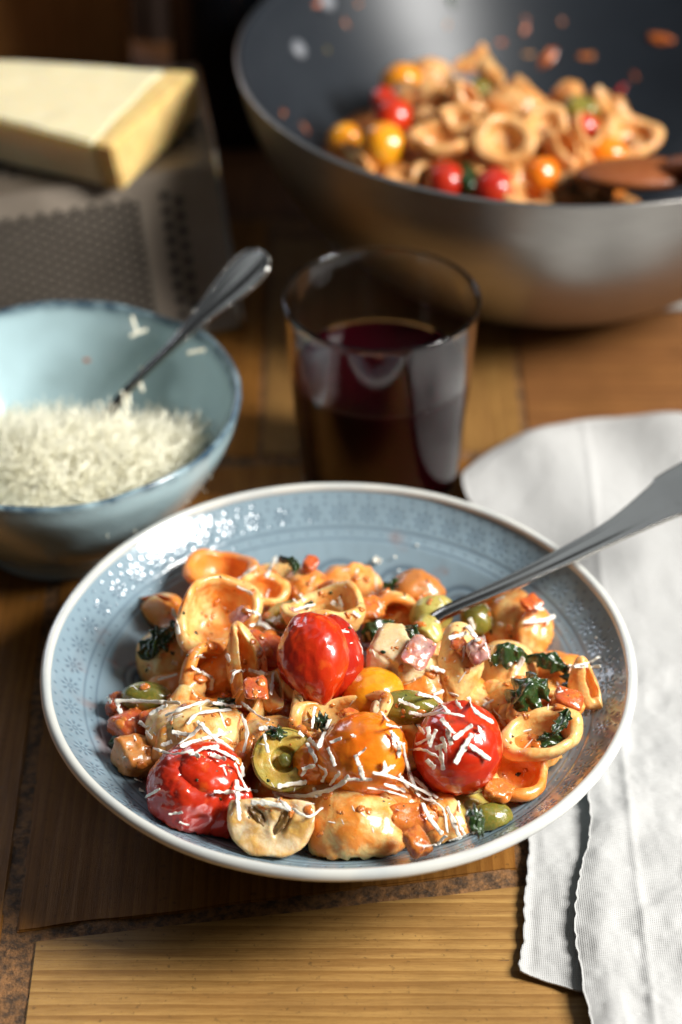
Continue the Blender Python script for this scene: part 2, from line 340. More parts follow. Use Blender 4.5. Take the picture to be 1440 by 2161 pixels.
# ------------------------------------------------------------------ main plate
def cr_interp(keys, x):
    k = np.array(keys); return np.interp(x, k[:, 0], k[:, 1])
_pr = [(0, .0095), (.030, .0098), (.042, .0115), (.052, .0155), (.062, .0205), (.072, .0262), (.082, .0325), (.090, .0378), (.0945, .0402), (.100, .0440), (.105, .0485), (.108, .0515)]
_kk = smoothpath(_pr, 300)
def zi(r): return np.interp(r, _kk[:, 0], _kk[:, 1])
def plate_build():
    root = empty('pasta_plate', 'deep blue-grey stoneware plate with embossed flowers and cream rim holding pasta', 'plate')
    n = 1900
    rr = np.concatenate([np.linspace(.001, .062, 22, endpoint=False), np.linspace(.062, .1078, 150)])
    th = np.linspace(0, 2 * np.pi, n, endpoint=False)
    R, TH = np.meshgrid(rr, th)
    rec = np.zeros_like(R)
    def sstep(a, b, x): t = np.clip((x - a) / (b - a), 0, 1); return t * t * (3 - 2 * t)
    # ring grooves
    for rg, wd in ((.0956, .0005), (.0912, .0005)): rec = np.maximum(rec, .7 * np.exp(-((R - rg) / wd) ** 2))
    # row of dots near lip and in lower band
    def dots(r0, N, rad, off=0):
        a = (TH * N / (2 * np.pi) + off) % 1 - .5; d = np.hypot(a * 2 * np.pi * r0 / N, (R - r0) * 1.25); return 1 - sstep(rad * .55, rad, d)
    rec = np.maximum(rec, .7 * dots(.1056, 110, .00085)); rec = np.maximum(rec, .7 * dots(.0934, 96, .0008, .3))
    # flowers: eight petals round a ring
    N = 54; r0 = .1005; a = (TH * N / (2 * np.pi)) % 1 - .5; dx = a * 2 * np.pi * r0 / N; dy = (R - r0) * 1.25
    d = np.hypot(dx, dy); an = np.arctan2(dy, dx); pet = np.cos(4 * an) ** 2
    fl = np.exp(-((d - .0029) / .0011) ** 2) * sstep(.35, .75, pet); fl = np.maximum(fl, .8 * np.exp(-((d - .0009) / .0005) ** 2))
    rec = np.maximum(rec, .95 * fl)
    a2 = (TH * N / (2 * np.pi) + .5) % 1 - .5; dx2 = a2 * 2 * np.pi * r0 / N
    for s_ in (-1, 1): rec = np.maximum(rec, .6 * (1 - sstep(.0005, .001, np.hypot(dx2, dy - s_ * .0036))))
    # large scalloped arcs and blades lower on the wall
    N = 18; a = (TH * N / (2 * np.pi)) % 1 - .5; dx = a * 2 * np.pi * .08 / N; dy = (R - .0745) * 1.3
    d = np.hypot(dx, dy)
    arc = np.exp(-((d - .0112) / .0012) ** 2) * sstep(-.004, .004, dy); arc = np.maximum(arc, np.exp(-((d - .0070) / .0011) ** 2) * sstep(-.002, .003, dy))
    arc = np.maximum(arc, np.exp(-(dx / .0010) ** 2) * np.exp(-((dy - .001) / .0035) ** 2))
    rec = np.maximum(rec, arc * sstep(.0905, .0885, R))
    Z = zi(R) - .00030 * rec
    Q = np.stack([R * np.cos(TH), R * np.sin(TH), np.zeros_like(R)], -1).reshape(-1, 3)
    und = fbm(Q, 85, 11, 3).reshape(R.shape)
    Z += .00018 * und * sstep(.05, .08, R) * sstep(.1085, .104, R)
    Z += .00012 * np.cos((R - .0885) / .0016) * sstep(.086, .092, R)
    V = np.stack([R * np.cos(TH), R * np.sin(TH), Z], -1).reshape(-1, 3)
    F = gridF(n, len(rr), wu=True)
    V = np.vstack([V, [[0, 0, zi(0)]]])
    me = bpy.data.meshes.new('bowl'); 
    nf = len(F); me.vertices.add(len(V)); me.vertices.foreach_set('co', V.ravel()); me.loops.add(nf * 4); me.polygons.add(nf)
    me.loops.foreach_set('vertex_index', F[:, ::-1].ravel()); me.polygons.foreach_set('loop_start', np.arange(nf) * 4)
    me.update(); me.validate(); me.polygons.foreach_set('use_smooth', [True] * len(me.polygons))
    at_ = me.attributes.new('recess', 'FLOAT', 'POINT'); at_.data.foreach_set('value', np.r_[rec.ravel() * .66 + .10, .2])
    sn = fbm(np.c_[Q[:, :2], Q[:, 2]], 55, 77, 4).reshape(R.shape); ang_ = np.abs(((TH + .35 + np.pi) % (2 * np.pi)) - np.pi)
    stn = sstep(.10, .55, sn - .55 + .75 * sstep(.080, .066, R) + .95 * np.exp(-((R - .087) / .011) ** 2) * np.exp(-(ang_ / .5) ** 2)) * sstep(.104, .090, R)
    at3 = me.attributes.new('stain', 'FLOAT', 'POINT'); at3.data.foreach_set('value', np.r_[stn.ravel() * .42, .3])
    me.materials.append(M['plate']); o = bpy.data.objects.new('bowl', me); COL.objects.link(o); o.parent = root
    # outer shell with foot, same glaze
    prof = [(.1078, .0514), (.1085, .0490), (.104, .0440), (.095, .0360), (.080, .0250), (.065, .0145), (.052, .0075), (.047, .0045), (.046, .0006), (.043, .0006), (.042, .0040), (.001, .0045)]
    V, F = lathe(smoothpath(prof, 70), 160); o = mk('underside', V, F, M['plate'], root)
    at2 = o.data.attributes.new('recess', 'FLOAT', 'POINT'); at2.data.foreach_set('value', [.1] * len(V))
    # cream rim lip
    t = np.linspace(0, 2 * np.pi, 22); prof = np.c_[.1091 + .0021 * np.cos(t), .0515 + .0021 * np.sin(t) - .10 * (.0021 * np.cos(t))]
    V, F = lathe(prof, 240); ang = np.arctan2(V[:, 1], V[:, 0]); V[:, 2] += .00025 * np.sin(3 * ang + 1) + .00015 * np.sin(7 * ang)
    V += np.c_[V[:, :2] / np.linalg.norm(V[:, :2], axis=1)[:, None] * (fbm(V, 60, 3)[:, None] * .00015), np.zeros(len(V))]
    mk('rim', V, F, M['rim'], root)
    return root
plate_build()

# ------------------------------------------------------------------ food shapes
def shell_mesh(R=.014, Phi=80, thin=.0020, thick=.0042, fold=0., ell=1., depth=1., seed=0, nu=64, nr=18, wr=1., pinch=0.):
    """an ear-shaped pasta: a dished disc with a thick rolled rim, opening to +z"""
    ph = np.radians(Phi) * (np.linspace(0, 1, nr) ** .85)
    k = np.linspace(0, 1, nr); th = thin + (thick - thin) * k ** 3
    x = R * np.sin(ph); z = R * depth * (1 - np.cos(ph))
    nx = -np.sin(ph); nz = np.cos(ph) / depth; L = np.hypot(nx, nz); nx /= L; nz /= L
    inn = np.c_[x + nx * th / 2, z + nz * th / 2]; out = np.c_[x - nx * th / 2, z - nz * th / 2]
    c = np.array([x[-1], z[-1]]); tn = np.array([nz[-1], -nx[-1]]); nn = np.array([nx[-1], nz[-1]])
    cap = [c + th[-1] / 2 * (np.cos(a) * nn + np.sin(a) * tn * 1.15) for a in np.linspace(0, np.pi, 8)[1:-1]]
    inn[0, 0] = out[0, 0] = 1e-5
    prof = np.vstack([inn, cap, out[::-1]])
    V, F = lathe(prof, nu)
    # the ear is not round: lobes, a lip that turns over, drag wrinkles inside
    r = np.hypot(V[:, 0], V[:, 1]); a = np.arctan2(V[:, 1], V[:, 0]); q = np.clip(r / R, 0, 1.2)
    s0 = seed * 1.7
    V[:, :2] *= (1 + .07 * q * (np.sin(2 * a + s0) + .6 * np.sin(3 * a + 2 * s0)))[:, None]
    V[:, 2] += R * q ** 2 * (.10 * np.sin(2 * a + s0 * 1.3) + .06 * np.sin(3 * a + s0) + .03 * np.sin(5 * a + s0 * 2))
    V[:, 2] += wr * .00040 * np.sin(V[:, 0] / R * 9 + 2 * np.sin(V[:, 1] / R * 3 + s0)) * np.clip(1 - q, 0, 1) ** .5
    V[:, 2] += R * .055 * np.exp(-((q - .74 - .05 * np.sin(3 * a + s0)) / .09) ** 2) * (.6 + .4 * np.sin(2 * a + s0)) * min(1., wr)
    V[:, 2] += .00016 * np.sin(q * 42 + 1.5 * np.sin(3 * a + s0)) * np.clip(q * 1.5, 0, 1)
    nz = fbm(V, 130, seed, 3); nz2 = fbm(V, 130, seed + 50, 3)
    V = V + np.c_[nz, nz2, fbm(V, 150, seed + 9, 3)] * .00055 * wr
    V[:, 1] *= ell
    if pinch: V[:, 0] *= 1 - pinch * np.clip(V[:, 1] / R, -1.2, 1.2)
    if fold:
        kf = fold / R; zz = V[:, 2]; ang = V[:, 0] * kf
        rad = 1 / kf - zz
        V = np.c_[np.sin(ang) * rad, V[:, 1], 1 / kf - np.cos(ang) * rad]
    V[:, 2] -= R * .35
    return V, F
def tomato_mesh(R=.0155, el=1.15, dents=(), wr=1., seed=0, nu=84, nv=54):
    V, F = sphere(nu, nv); D = V.copy(); r = np.ones(len(V))
    for (d, w, a) in dents:
        d = np.array(d, float); d /= np.linalg.norm(d); c = np.arccos(np.clip(D @ d, -1, 1)); r -= a * np.exp(-(c / w) ** 2)
    n1 = vnoise(D, 1.7, seed); n2 = vnoise(D + .3 * n1[:, None], 3.1, seed + 4)
    ridge = np.exp(-(n2 / .10) ** 2); ridge2 = np.exp(-(vnoise(D + .4 * n1[:, None], 4.6, seed + 8) / .09) ** 2)
    pl = np.clip(-D[:, 2] - .25, 0, 1) ** .8; r -= wr * .085 * pl * np.abs(np.sin(3.5 * np.arctan2(D[:, 1], D[:, 0]) + seed)) ** .7
    r += wr * (.055 * n1 - .018 * ridge * (.5 + .5 * vnoise(D, 2, seed + 2)) - .025 * ridge2) + wr * .015 * vnoise(D, 9, seed)
    V = D * r[:, None] * R; V[:, 2] *= el; return V, F
def blob_mesh(R, sq=(1, 1, 1), rough=.18, fr=1.6, seed=0, nu=28, nv=18):
    V, F = sphere(nu, nv); r = 1 + rough * fbm(V, fr, seed, 3); return V * r[:, None] * R * np.array(sq), F
def chunk_mesh(pts, bev=.0010, noise=.0004, seed=0, sub=2):
    bm = bmesh.new()
    for p in pts: bm.verts.new(p)
    r = bmesh.ops.convex_hull(bm, input=bm.verts)
    bmesh.ops.delete(bm, geom=[v for v in bm.verts if not v.link_faces], context='VERTS')
    bmesh.ops.dissolve_limit(bm, angle_limit=.15, verts=bm.verts, edges=bm.edges)
    bmesh.ops.bevel(bm, geom=list(bm.edges), offset=bev, segments=2, affect='EDGES', clamp_overlap=True)
    bmesh.ops.triangulate(bm, faces=bm.faces); bmesh.ops.subdivide_edges(bm, edges=bm.edges, cuts=sub, use_grid_fill=True)
    V = np.array([v.co for v in bm.verts]); bm.verts.index_update(); F = [[v.index for v in f.verts] for f in bm.faces]; bm.free()
    V = V + np.c_[fbm(V, 260, seed), fbm(V, 260, seed + 5), fbm(V, 260, seed + 9)] * noise
    return V, F
def box_pts(a, b, c, j=.15, seed=0):
    r = np.random.default_rng(seed); return [np.array([x * a, y * b, z * c]) / 2 * (1 + r.uniform(-j, j, 3)) for x in (-1, 1) for y in (-1, 1) for z in (-1, 1)]
def lump_mesh(s, sq, seed):
    """a cooked dice: a cube gone soft, with slumped corners and a torn surface"""
    V, F = sphere(40, 26); D = V / np.linalg.norm(V, axis=1)[:, None]; e = np.random.default_rng(seed).uniform(2.6, 4.5)
    r = 1 / (np.abs(D) ** e).sum(1) ** (1 / e); r *= 1 + .16 * vnoise(D, 1.6, seed) + .09 * vnoise(D, 3.7, seed + 2) + .04 * vnoise(D, 9, seed + 5)
    V = D * r[:, None] * s / 2 * np.array(sq); V[:, 0] += .25 * V[:, 1] * math.sin(seed); V[:, 2] += (V[:, 0] ** 2 / s) * .5 * math.cos(seed * 2); return V, F
def leaf_mesh(L, Wd, seed=0, curl=1., nu=34, nv=20, th=.00035):
    u = np.linspace(-1, 1, nu); v = np.linspace(-1, 1, nv); U, Vv = np.meshgrid(u, v, indexing='ij')
    w = np.sqrt(np.clip(1 - U ** 2, .02, 1)) * (1 + .22 * np.sin(9 * U + seed) + .12 * np.sin(17 * U + seed * 2))
    P = np.c_[(U * L / 2).ravel(), (Vv * w * Wd / 2).ravel(), 0 * U.ravel()]
    n = fbm(P, 190, seed, 3); P[:, 2] = n * .0019 * curl + .0008 * np.sin(Vv.ravel() * 7 + seed) * curl - (Vv.ravel() ** 2) * Wd * .30 * curl - (U.ravel() ** 2) * L * .12 * curl
    P[:, 0] += fbm(P, 160, seed + 3) * .0012; P[:, 1] += fbm(P, 160, seed + 7) * .0012
    Q = P.copy(); Q[:, 2] -= th; F1 = gridF(nu, nv); F2 = gridF(nu, nv, off=nu * nv)[:, ::-1]
    e = [i * nv for i in range(nu)] + [(nu - 1) * nv + j for j in range(1, nv)] + [i * nv + nv - 1 for i in range(nu - 2, -1, -1)] + [j for j in range(nv - 2, 0, -1)]
    F = [tuple(f) for f in F1] + [tuple(f) for f in F2] + [(e[k], e[(k + 1) % len(e)], e[(k + 1) % len(e)] + nu * nv, e[k] + nu * nv) for k in range(len(e))]
    return np.vstack([P, Q]), F

# heap surface in the plate
def zm(x, y):
    q = (x / .088) ** 2 + ((y + .012) / (.074 if y < -.012 else .078)) ** 2
    return max(zi(math.hypot(x, y)) + .009, .0515 - .0165 * q ** 1.5)
def onm(px, py, lift=0.):
    z = .045
    for _ in range(12):
        p = at(px, py, z); z = .5 * z + .5 * (zm(p[0], p[1]) + lift)
    return at(px, py, z)
PX = 5750.
occl = []                     # objects that shavings may land on
def place(name, VF, m, px, py, n, roll, label, cat, lift=0., sauce=.5, group=None, loc=None, parts=None):
    p = onm(px, py, lift) if loc is None else loc
    o = mk(name, VF[0], VF[1], m); o.matrix_world = frame(p, n, roll); o.color = (sauce, random.random(), random.random(), 1)
    tag(o, label, cat, group); occl.append(o); return o
def child(par, name, VF, m, loc=(0, 0, 0), n=(0, 0, 1), roll=0, sauce=.5):
    o = mk(name, VF[0], VF[1], m, par); z = Vector(n).normalized(); q = z.to_track_quat('Z', 'Y').to_matrix().to_4x4() @ Matrix.Rotation(roll, 4, 'Z')
    q.translation = Vector(loc); o.matrix_local = q; o.color = (sauce, random.random(), .5, 1); occl.append(o); return o

DOWN = cdir(0, -.5, -1)
# sauce pool under everything
nu, nr = 150, 60
a = np.linspace(0, 2 * np.pi, nu, endpoint=False); r = np.linspace(.0005, 1, nr); Aa, Rr = np.meshgrid(a, r, indexing='ij')
X = Rr * .0735 * np.cos(Aa) * 1.06; Y = Rr * .066 * np.sin(Aa) - .012
X *= 1 + .05 * np.sin(3 * Aa + 1) + .03 * np.sin(7 * Aa); Y *= 1 + .03 * np.sin(5 * Aa)
Pp = np.c_[X.ravel(), Y.ravel(), 0 * X.ravel()]; rw = np.hypot(X, Y).ravel()
Zs = .030 - .010 * ((X / .085) ** 2 + ((Y + .012) / .075) ** 2).ravel() + .0022 * fbm(Pp, 95, 5, 4) + .0008 * fbm(Pp, 400, 8)
edge = np.clip((Rr.ravel() - .86) / .14, 0, 1); Pp[:, 2] = Zs * (1 - edge) + (zi(rw) + .0004) * edge; Pp[:, 2] = np.maximum(Pp[:, 2], zi(rw) - .001)
o = mk('tomato_sauce', Pp, gridF(nu, nr, wu=True)[:, ::-1], M['sauce'], flip=False); o.color = (.4, .5, .5, 1); tag(o, 'chunky red-brown tomato sauce lying under the pasta in the plate', 'sauce', kind='stuff'); occl.append(o)

PA = 'pasta'
def sh(px, py, w, n, roll=0, label='', lift=0., sauce=.5, seed=1, **k):
    return place('pasta_shell', shell_mesh(R=w / 2 / PX, seed=seed, **k), M['pasta'], px, py, cdir(*n), roll, label, PA, lift, sauce, group='pasta shells heaped in the plate')
# back row
sh(466, 1222, 146, (.05, .85, .55), .2, 'pasta shell filled with orange sauce, farthest left of the back row in the plate', .004, .85, 1, Phi=72)
sh(594, 1232, 150, (-.1, -.55, -.8), .5, 'smooth domed pasta shell under a dark leaf scrap, in the back row of the plate', .004, .42, 2, ell=.9, depth=.9)
sh(728, 1222, 158, (.1, -.75, -.5), 1.2, 'lumpy orange-coated pasta shell right of the leaf scrap in the back row', .004, .62, 3, depth=1.15, wr=2.2, fold=.35)
sh(1098, 1308, 140, (-.15, -.4, -.85), .4, 'domed pasta shell at the far back right with a shaving on its side', .000, .55, 4, depth=.95)
# left
sh(452, 1308, 178, (.28, .42, .85), 1.0, 'large open pasta shell facing the viewer with onion inside', .010, .48, 5, ell=.86, Phi=82, thick=.0044, depth=.92)
sh(352, 1292, 130, (-.5, .5, .3), .8, 'orange folded pasta shell behind the dark leaf on the left of the heap', -.001, .7, 6, fold=.8)
sh(350, 1392, 128, (.15, -.25, -.9), 0, 'pale smooth pasta dome below the dark leaf on the left of the heap', -.002, .42, 7, ell=1.05)
sh(424, 1428, 124, (.65, .15, .65), .6, 'pasta shell turned to the right with chunky sauce packed in its hollow', .002, .72, 8, ell=1.05, thick=.0044)
sh(484, 1420, 120, (-.1, -.1, -1), 0, 'amber pasta dome behind the tall folded pasta', .001, .6, 9)
sh(520, 1410, 176, (.10, .15, .9), .22, 'tall folded pasta shell with two long ribs, left of the big red tomato', .007, .5, 10, fold=1.15, ell=1.05, thick=.0044, Phi=60)
sh(560, 1475, 100, (.6, .6, .3), .3, 'curled pasta rim below the foot of the tall folded shell', .000, .5, 11, fold=.7)
sh(426, 1545, 205, (-.1, -.5, -.85), .2, 'broad pale pasta dome under a thick heap of shavings, behind the split red tomato', .004, .42, 12, ell=.80, depth=.85)
sh(562, 1562, 110, (.2, -.3, -.9), .9, 'pasta shell tucked between the shavings and the olive ring', .001, .45, 13)
# centre
sh(690, 1318, 178, (-.1, .75, .3), 0, 'pale pasta shell standing behind the big red tomato', .008, .35, 14, ell=.75)
sh(722, 1545, 190, (-.1, .65, .5), .1, 'wide pasta ring behind the front orange tomato', .001, .5, 15, ell=.6)
sh(640, 1512, 84, (.3, .5, .6), .7, 'little ribbed pasta scrap right below the big red tomato', .003, .4, 16, fold=1.0)
sh(690, 1480, 90, (.3, -.5, -.6), .7, 'small pasta dome between the big red tomato and the yellow tomato', -.002, .4, 31)
# right
sh(972, 1415, 160, (-.30, -.1, -.9), .1, 'folded pasta cone carrying diced onion and a shaving crumb', .006, .4, 17, fold=.75, pinch=.38, ell=1.15, Phi=66)
sh(1078, 1422, 138, (-.2, -.3, -.9), .5, 'smooth tan pasta dome under the dark leaf on the right', .000, .35, 18)
sh(1168, 1412, 126, (.3, -.6, -.6), .2, 'sauce-coated pasta shell beside the right wall of the plate', -.001, .85, 19)
sh(1128, 1470, 176, (-.2, -.75, -.5), .3, 'pasta shell covered in dark leaf and orange sauce on the right of the heap', .003, .65, 20, ell=.75)
sh(1150, 1512, 166, (-.15, .60, .75), .1, 'thick curled pasta fold lying above the open curl on the right', .003, .5, 21, ell=.5, thick=.0052, thin=.0028, Phi=62)
sh(1144, 1562, 170, (-.12, .62, .75), .12, 'open oval pasta curl with dark leaf inside, on the right of the heap', .006, .28, 22, ell=.66, thick=.0056, thin=.0030, Phi=62)
sh(1135, 1600, 140, (-.1, -.5, -.8), .12, 'underside of a pasta shell below the open curl', -.004, .5, 23, ell=.7)
sh(1000, 1478, 110, (-.2, -.5, -.8), 0, 'amber pasta shell hidden behind the right red tomato', -.004, .55, 24)
# front
sh(756, 1742, 206, (-.05, -.30, -.95), .4, 'large glossy pasta dome at the front edge of the plate', .004, .55, 25, ell=.92, depth=.95, thick=.0044)
sh(915, 1738, 110, (.5, -.2, -.7), .3, 'pasta shell under long shavings to the right of the front dome', -.001, .5, 26)
sh(690, 1660, 130, (0, -.6, -.7), .3, 'pasta dome squeezed between the orange tomato and the front dome', -.001, .6, 27)
sh(820, 1672, 140, (.1, -.6, -.6), .3, 'saucy pasta shell in front of the orange tomato', -.001, .7, 28)
# filler lower down
sh(655, 1248, 120, (-.1, -.5, -.8), .3, 'saucy pasta dome between the leaf scrap and the lumpy shell in the back row', .003, .7, 33)
sh(545, 1262, 104, (.3, .6, .6), .4, 'small open pasta shell right of the large open shell', .004, .6, 34, ell=.85)
sh(905, 1445, 118, (-.2, -.3, -.9), .3, 'pasta dome in front of the mushroom wedge', .001, .6, 35)
sh(1225, 1445, 90, (.5, .1, .7), .4, 'pasta rim against the far right wall of the plate', .001, .5, 36, fold=.6)
sh(1090, 1640, 120, (.0, .5, .7), .6, 'shaded pasta shell between the round tomato and the open oval curl', -.002, .7, 37)
fills = [(380, 1480, 'pasta'), (520, 1310, 'pasta'), (640, 1400, 'pasta'), (800, 1540, 'pasta'), (900, 1660, 'pasta'), (1040, 1360, 'pasta'), (1060, 1540, 'pasta'), (820, 1330, 'pasta'), (500, 1620, 'pasta'), (920, 1380, 'pasta'), (620, 1640, 'pasta'), (1150, 1350, 'pasta'), (470, 1700, 'pasta'), (960, 1480, 'pasta')]
more_ = [(640, 1265), (700, 1290), (820, 1290), (1030, 1310), (880, 1430), (1090, 1500), (530, 1500), (640, 1560), (850, 1600), (1040, 1460), (400, 1490), (370, 1580)]
BORD = 'first second third fourth fifth sixth seventh eighth ninth tenth eleventh twelfth thirteenth fourteenth'.split()
for i, (px, py, _) in enumerate(fills):
    sh(px, py, 130, (random.uniform(-.6, .6), random.uniform(-.8, .2), random.uniform(-1, .3)), random.uniform(0, 3), 'pasta shell half buried in the heap, ' + BORD[sorted(fills).index(fills[i])] + ' from the left of the buried ones', -.011, .7, 40 + i)
    COL.objects[-1]['group'] = 'pasta shells buried in the heap'

for i, (px, py) in enumerate(sorted(more_)):
    sh(px, py, 112, (random.uniform(-.5, .5), random.uniform(-.7, .5), random.uniform(-1, .8)), random.uniform(0, 3), 'pasta shell wedged into a gap of the heap, ' + BORD[i] + ' from the left of these', -.003, random.uniform(.35, .75), 70 + i, fold=random.choice([0, .5, 1.0]), ell=random.uniform(.75, 1))
    COL.objects[-1]['group'] = 'pasta shells wedged into gaps of the heap'
def tom(px, py, R, el, n, roll, m, label, lift, seed, dents=(), wr=1.):
    return place('cherry_tomato', tomato_mesh(R, el, dents, wr, seed), M[m], px, py, cdir(*n), roll, label, 'tomato', lift, group='cherry tomatoes among the pasta in the plate')
t1 = tom(666, 1400, .0144, 1.30, (-.12, .95, .1), 0, 'tomato_red', 'big glossy red tomato standing in the middle of the heap', .014, 8, [((.9, -.2, -.9), .55, .20), ((-.9, -.2, -.8), .55, .22), ((-.2, -.4, 1), .3, .06)], .95)
# split skin standing off behind the tomato
V, F = tomato_mesh(.0160, 1.1, (), .8, 9, 60, 40); k = V[:, 0] > -.004
o = mk('loose_skin', V * np.array([.74, .8, .98]), F, tomato_mat('torn_tomato_skin', (.40, .012, .004), (.50, .02, .005), (.6, .06, .01)), t1); o.matrix_local = Matrix.Translation((.0058, .0052, -.0006)); occl.append(o)
t2 = tom(968, 1582, .0161, 1.08, (.1, .9, .35), 1, 'tomato_red', 'round red tomato on the right topped with parmesan shavings', .010, 12, [((-.4, -.1, 1), .5, .08)], .8)
t3 = tom(404, 1668, .0172, .90, (.1, .6, .75), .4, 'tomato_dark', 'collapsed split red tomato at the front left of the plate', .004, 21, [((.0, -.1, 1), .34, .32), ((.7, -.3, .5), .32, .22), ((-.2, -.9, .3), .3, .15)], 1.6)
V, F = tomato_mesh(.0125, .8, [((0, 0, 1), .6, .2)], 1.5, 33, 60, 40)
child(t3, 'pulp', (V, F), M['tomato_red'], (.006, .001, .0072), (0.2, 0, 1))
tom(466, 1712, .0105, 1.25, (.5, .6, .3), .3, 'tomato_dark', 'dark red tomato scrap between the split tomato and the mushroom half', -.001, 27, [((0, -.6, .5), .4, .2)], 1.6)
tom(788, 1480, .0124, 1.05, (.7, .6, .2), .3, 'tomato_yellow', 'yellow tomato right of the big red tomato', .001, 41, [((.4, .2, .9), .4, .08)], .7)
tom(762, 1594, .0152, 1.15, (.8, .45, .3), .2, 'tomato_orange', 'smooth orange tomato at the centre front of the heap', .009, 52, [((0, .5, 1), .5, .06)], .8)
tom(668, 1612, .0085, 1.2, (.6, .5, .6), .2, 'tomato_orange', 'small orange tomato scrap between the olive ring and the orange tomato', .004, 56, (), 1.6)

# olives
def olive_half(px, py, R, n, roll, label, lift, hole=True, sauce=.4, el=1.0):
    t = np.linspace(0, 1, 20); R_ = R
    face = [(1e-5, -.0035)] + [(.36 * R, -.0030), (.40 * R, -.0008), (.46 * R, .0)] if hole else [(1e-5, .0002), (.4 * R, 0.)]
    prof = smoothpath(face + [(.7 * R, .0002), (.93 * R, .0001)], 26)
    V, F = lathe(prof, 56); V += np.c_[fbm(V, 260, 3), fbm(V, 260, 4), fbm(V, 260, 5)] * .0002
    a = np.linspace(0, np.pi / 2, 16); prof = [(.93 * R, .0001), (.99 * R, -.0003)] + [(R * math.cos(x), -.0009 - R * el * math.sin(x)) for x in a[:-1]] + [(1e-5, -.0009 - R * el)]
    V2, F2 = lathe(smoothpath(prof, 40), 56); V2 += np.c_[fbm(V2, 120, 3), fbm(V2, 120, 4), fbm(V2, 120, 5)] * .0004
    root = empty('green_olive', label, 'olive', frame(onm(px, py, lift), cdir(*n), roll), 'olives among the pasta in the plate')
    for nm, q, mm in (('cut_face', (V, F), 'olive_face'), ('skin', (V2, F2), 'olive')):
        o = mk(nm, q[0], q[1], M[mm], root); o.color = (sauce, random.random(), .5, 1); occl.append(o)
    return root
ol = olive_half(600, 1602, .0114, (.10, .30, .92), 0, 'halved green olive with its cut face to the viewer and a green core', .009, True, .55)
V, F = blob_mesh(.0024, (1, 1.1, .8), .15, 2, 3); o = mk('core', V, F, M['olive'], ol); o.location = (.0003, .0, -.0012); o.color = (.05, .5, .5, 1)
V, F = leaf_mesh(.008, .006, 5, 1.2, 20, 12); o = mk('leaf_scrap', V, F, M['leaf'], ol); o.location = (-.0028, .0088, .0012)
def olb(px, py, R, sq, n, roll, label, lift, sauce=.4, seed=1):
    return place('green_olive', blob_mesh(R, sq, .06, 1.4, seed, 48, 30), M['olive'], px, py, cdir(*n), roll, label, 'olive', lift, sauce, group='olives among the pasta in the plate')
olb(862, 1494, .0106, (1.15, .62, .62), (0, .8, .6), -.1, 'green olive piece under shavings, between the yellow and the right red tomato', .007, .25, 2)
olb(1004, 1304, .0074, (.85, 1.0, .7), (0, .3, .9), .3, 'green olive quarter under the fork handle', .001, .15, 3)
olive_half(598, 1290, .0078, (-.3, .75, .4), 0, 'dark green olive slice with purple onion on it behind the big red tomato', .006, True, .6)
olb(312, 1474, .0088, (1.15, .7, .7), (0, .8, .6), -.15, 'yellow-green olive piece on the far left of the heap', .002, .10, 5)
olive_half(1006, 1706, .0112, (.35, .75, .45), 0, 'dark green olive half with a leaf scrap in front of the right red tomato', -.002, True, .45)
olb(1030, 1730, .0078, (1.2, .7, .8), (0, .5, .8), .2, 'small olive piece at the front right edge of the heap', -.006, .3, 7)
olb(912, 1296, .0092, (1.0, .75, .8), (-.2, .6, .6), .3, 'pale yellow olive piece left of the fork tip', .003, .12, 8)
COL.objects[-1].data.materials[0] = M['olive_face']

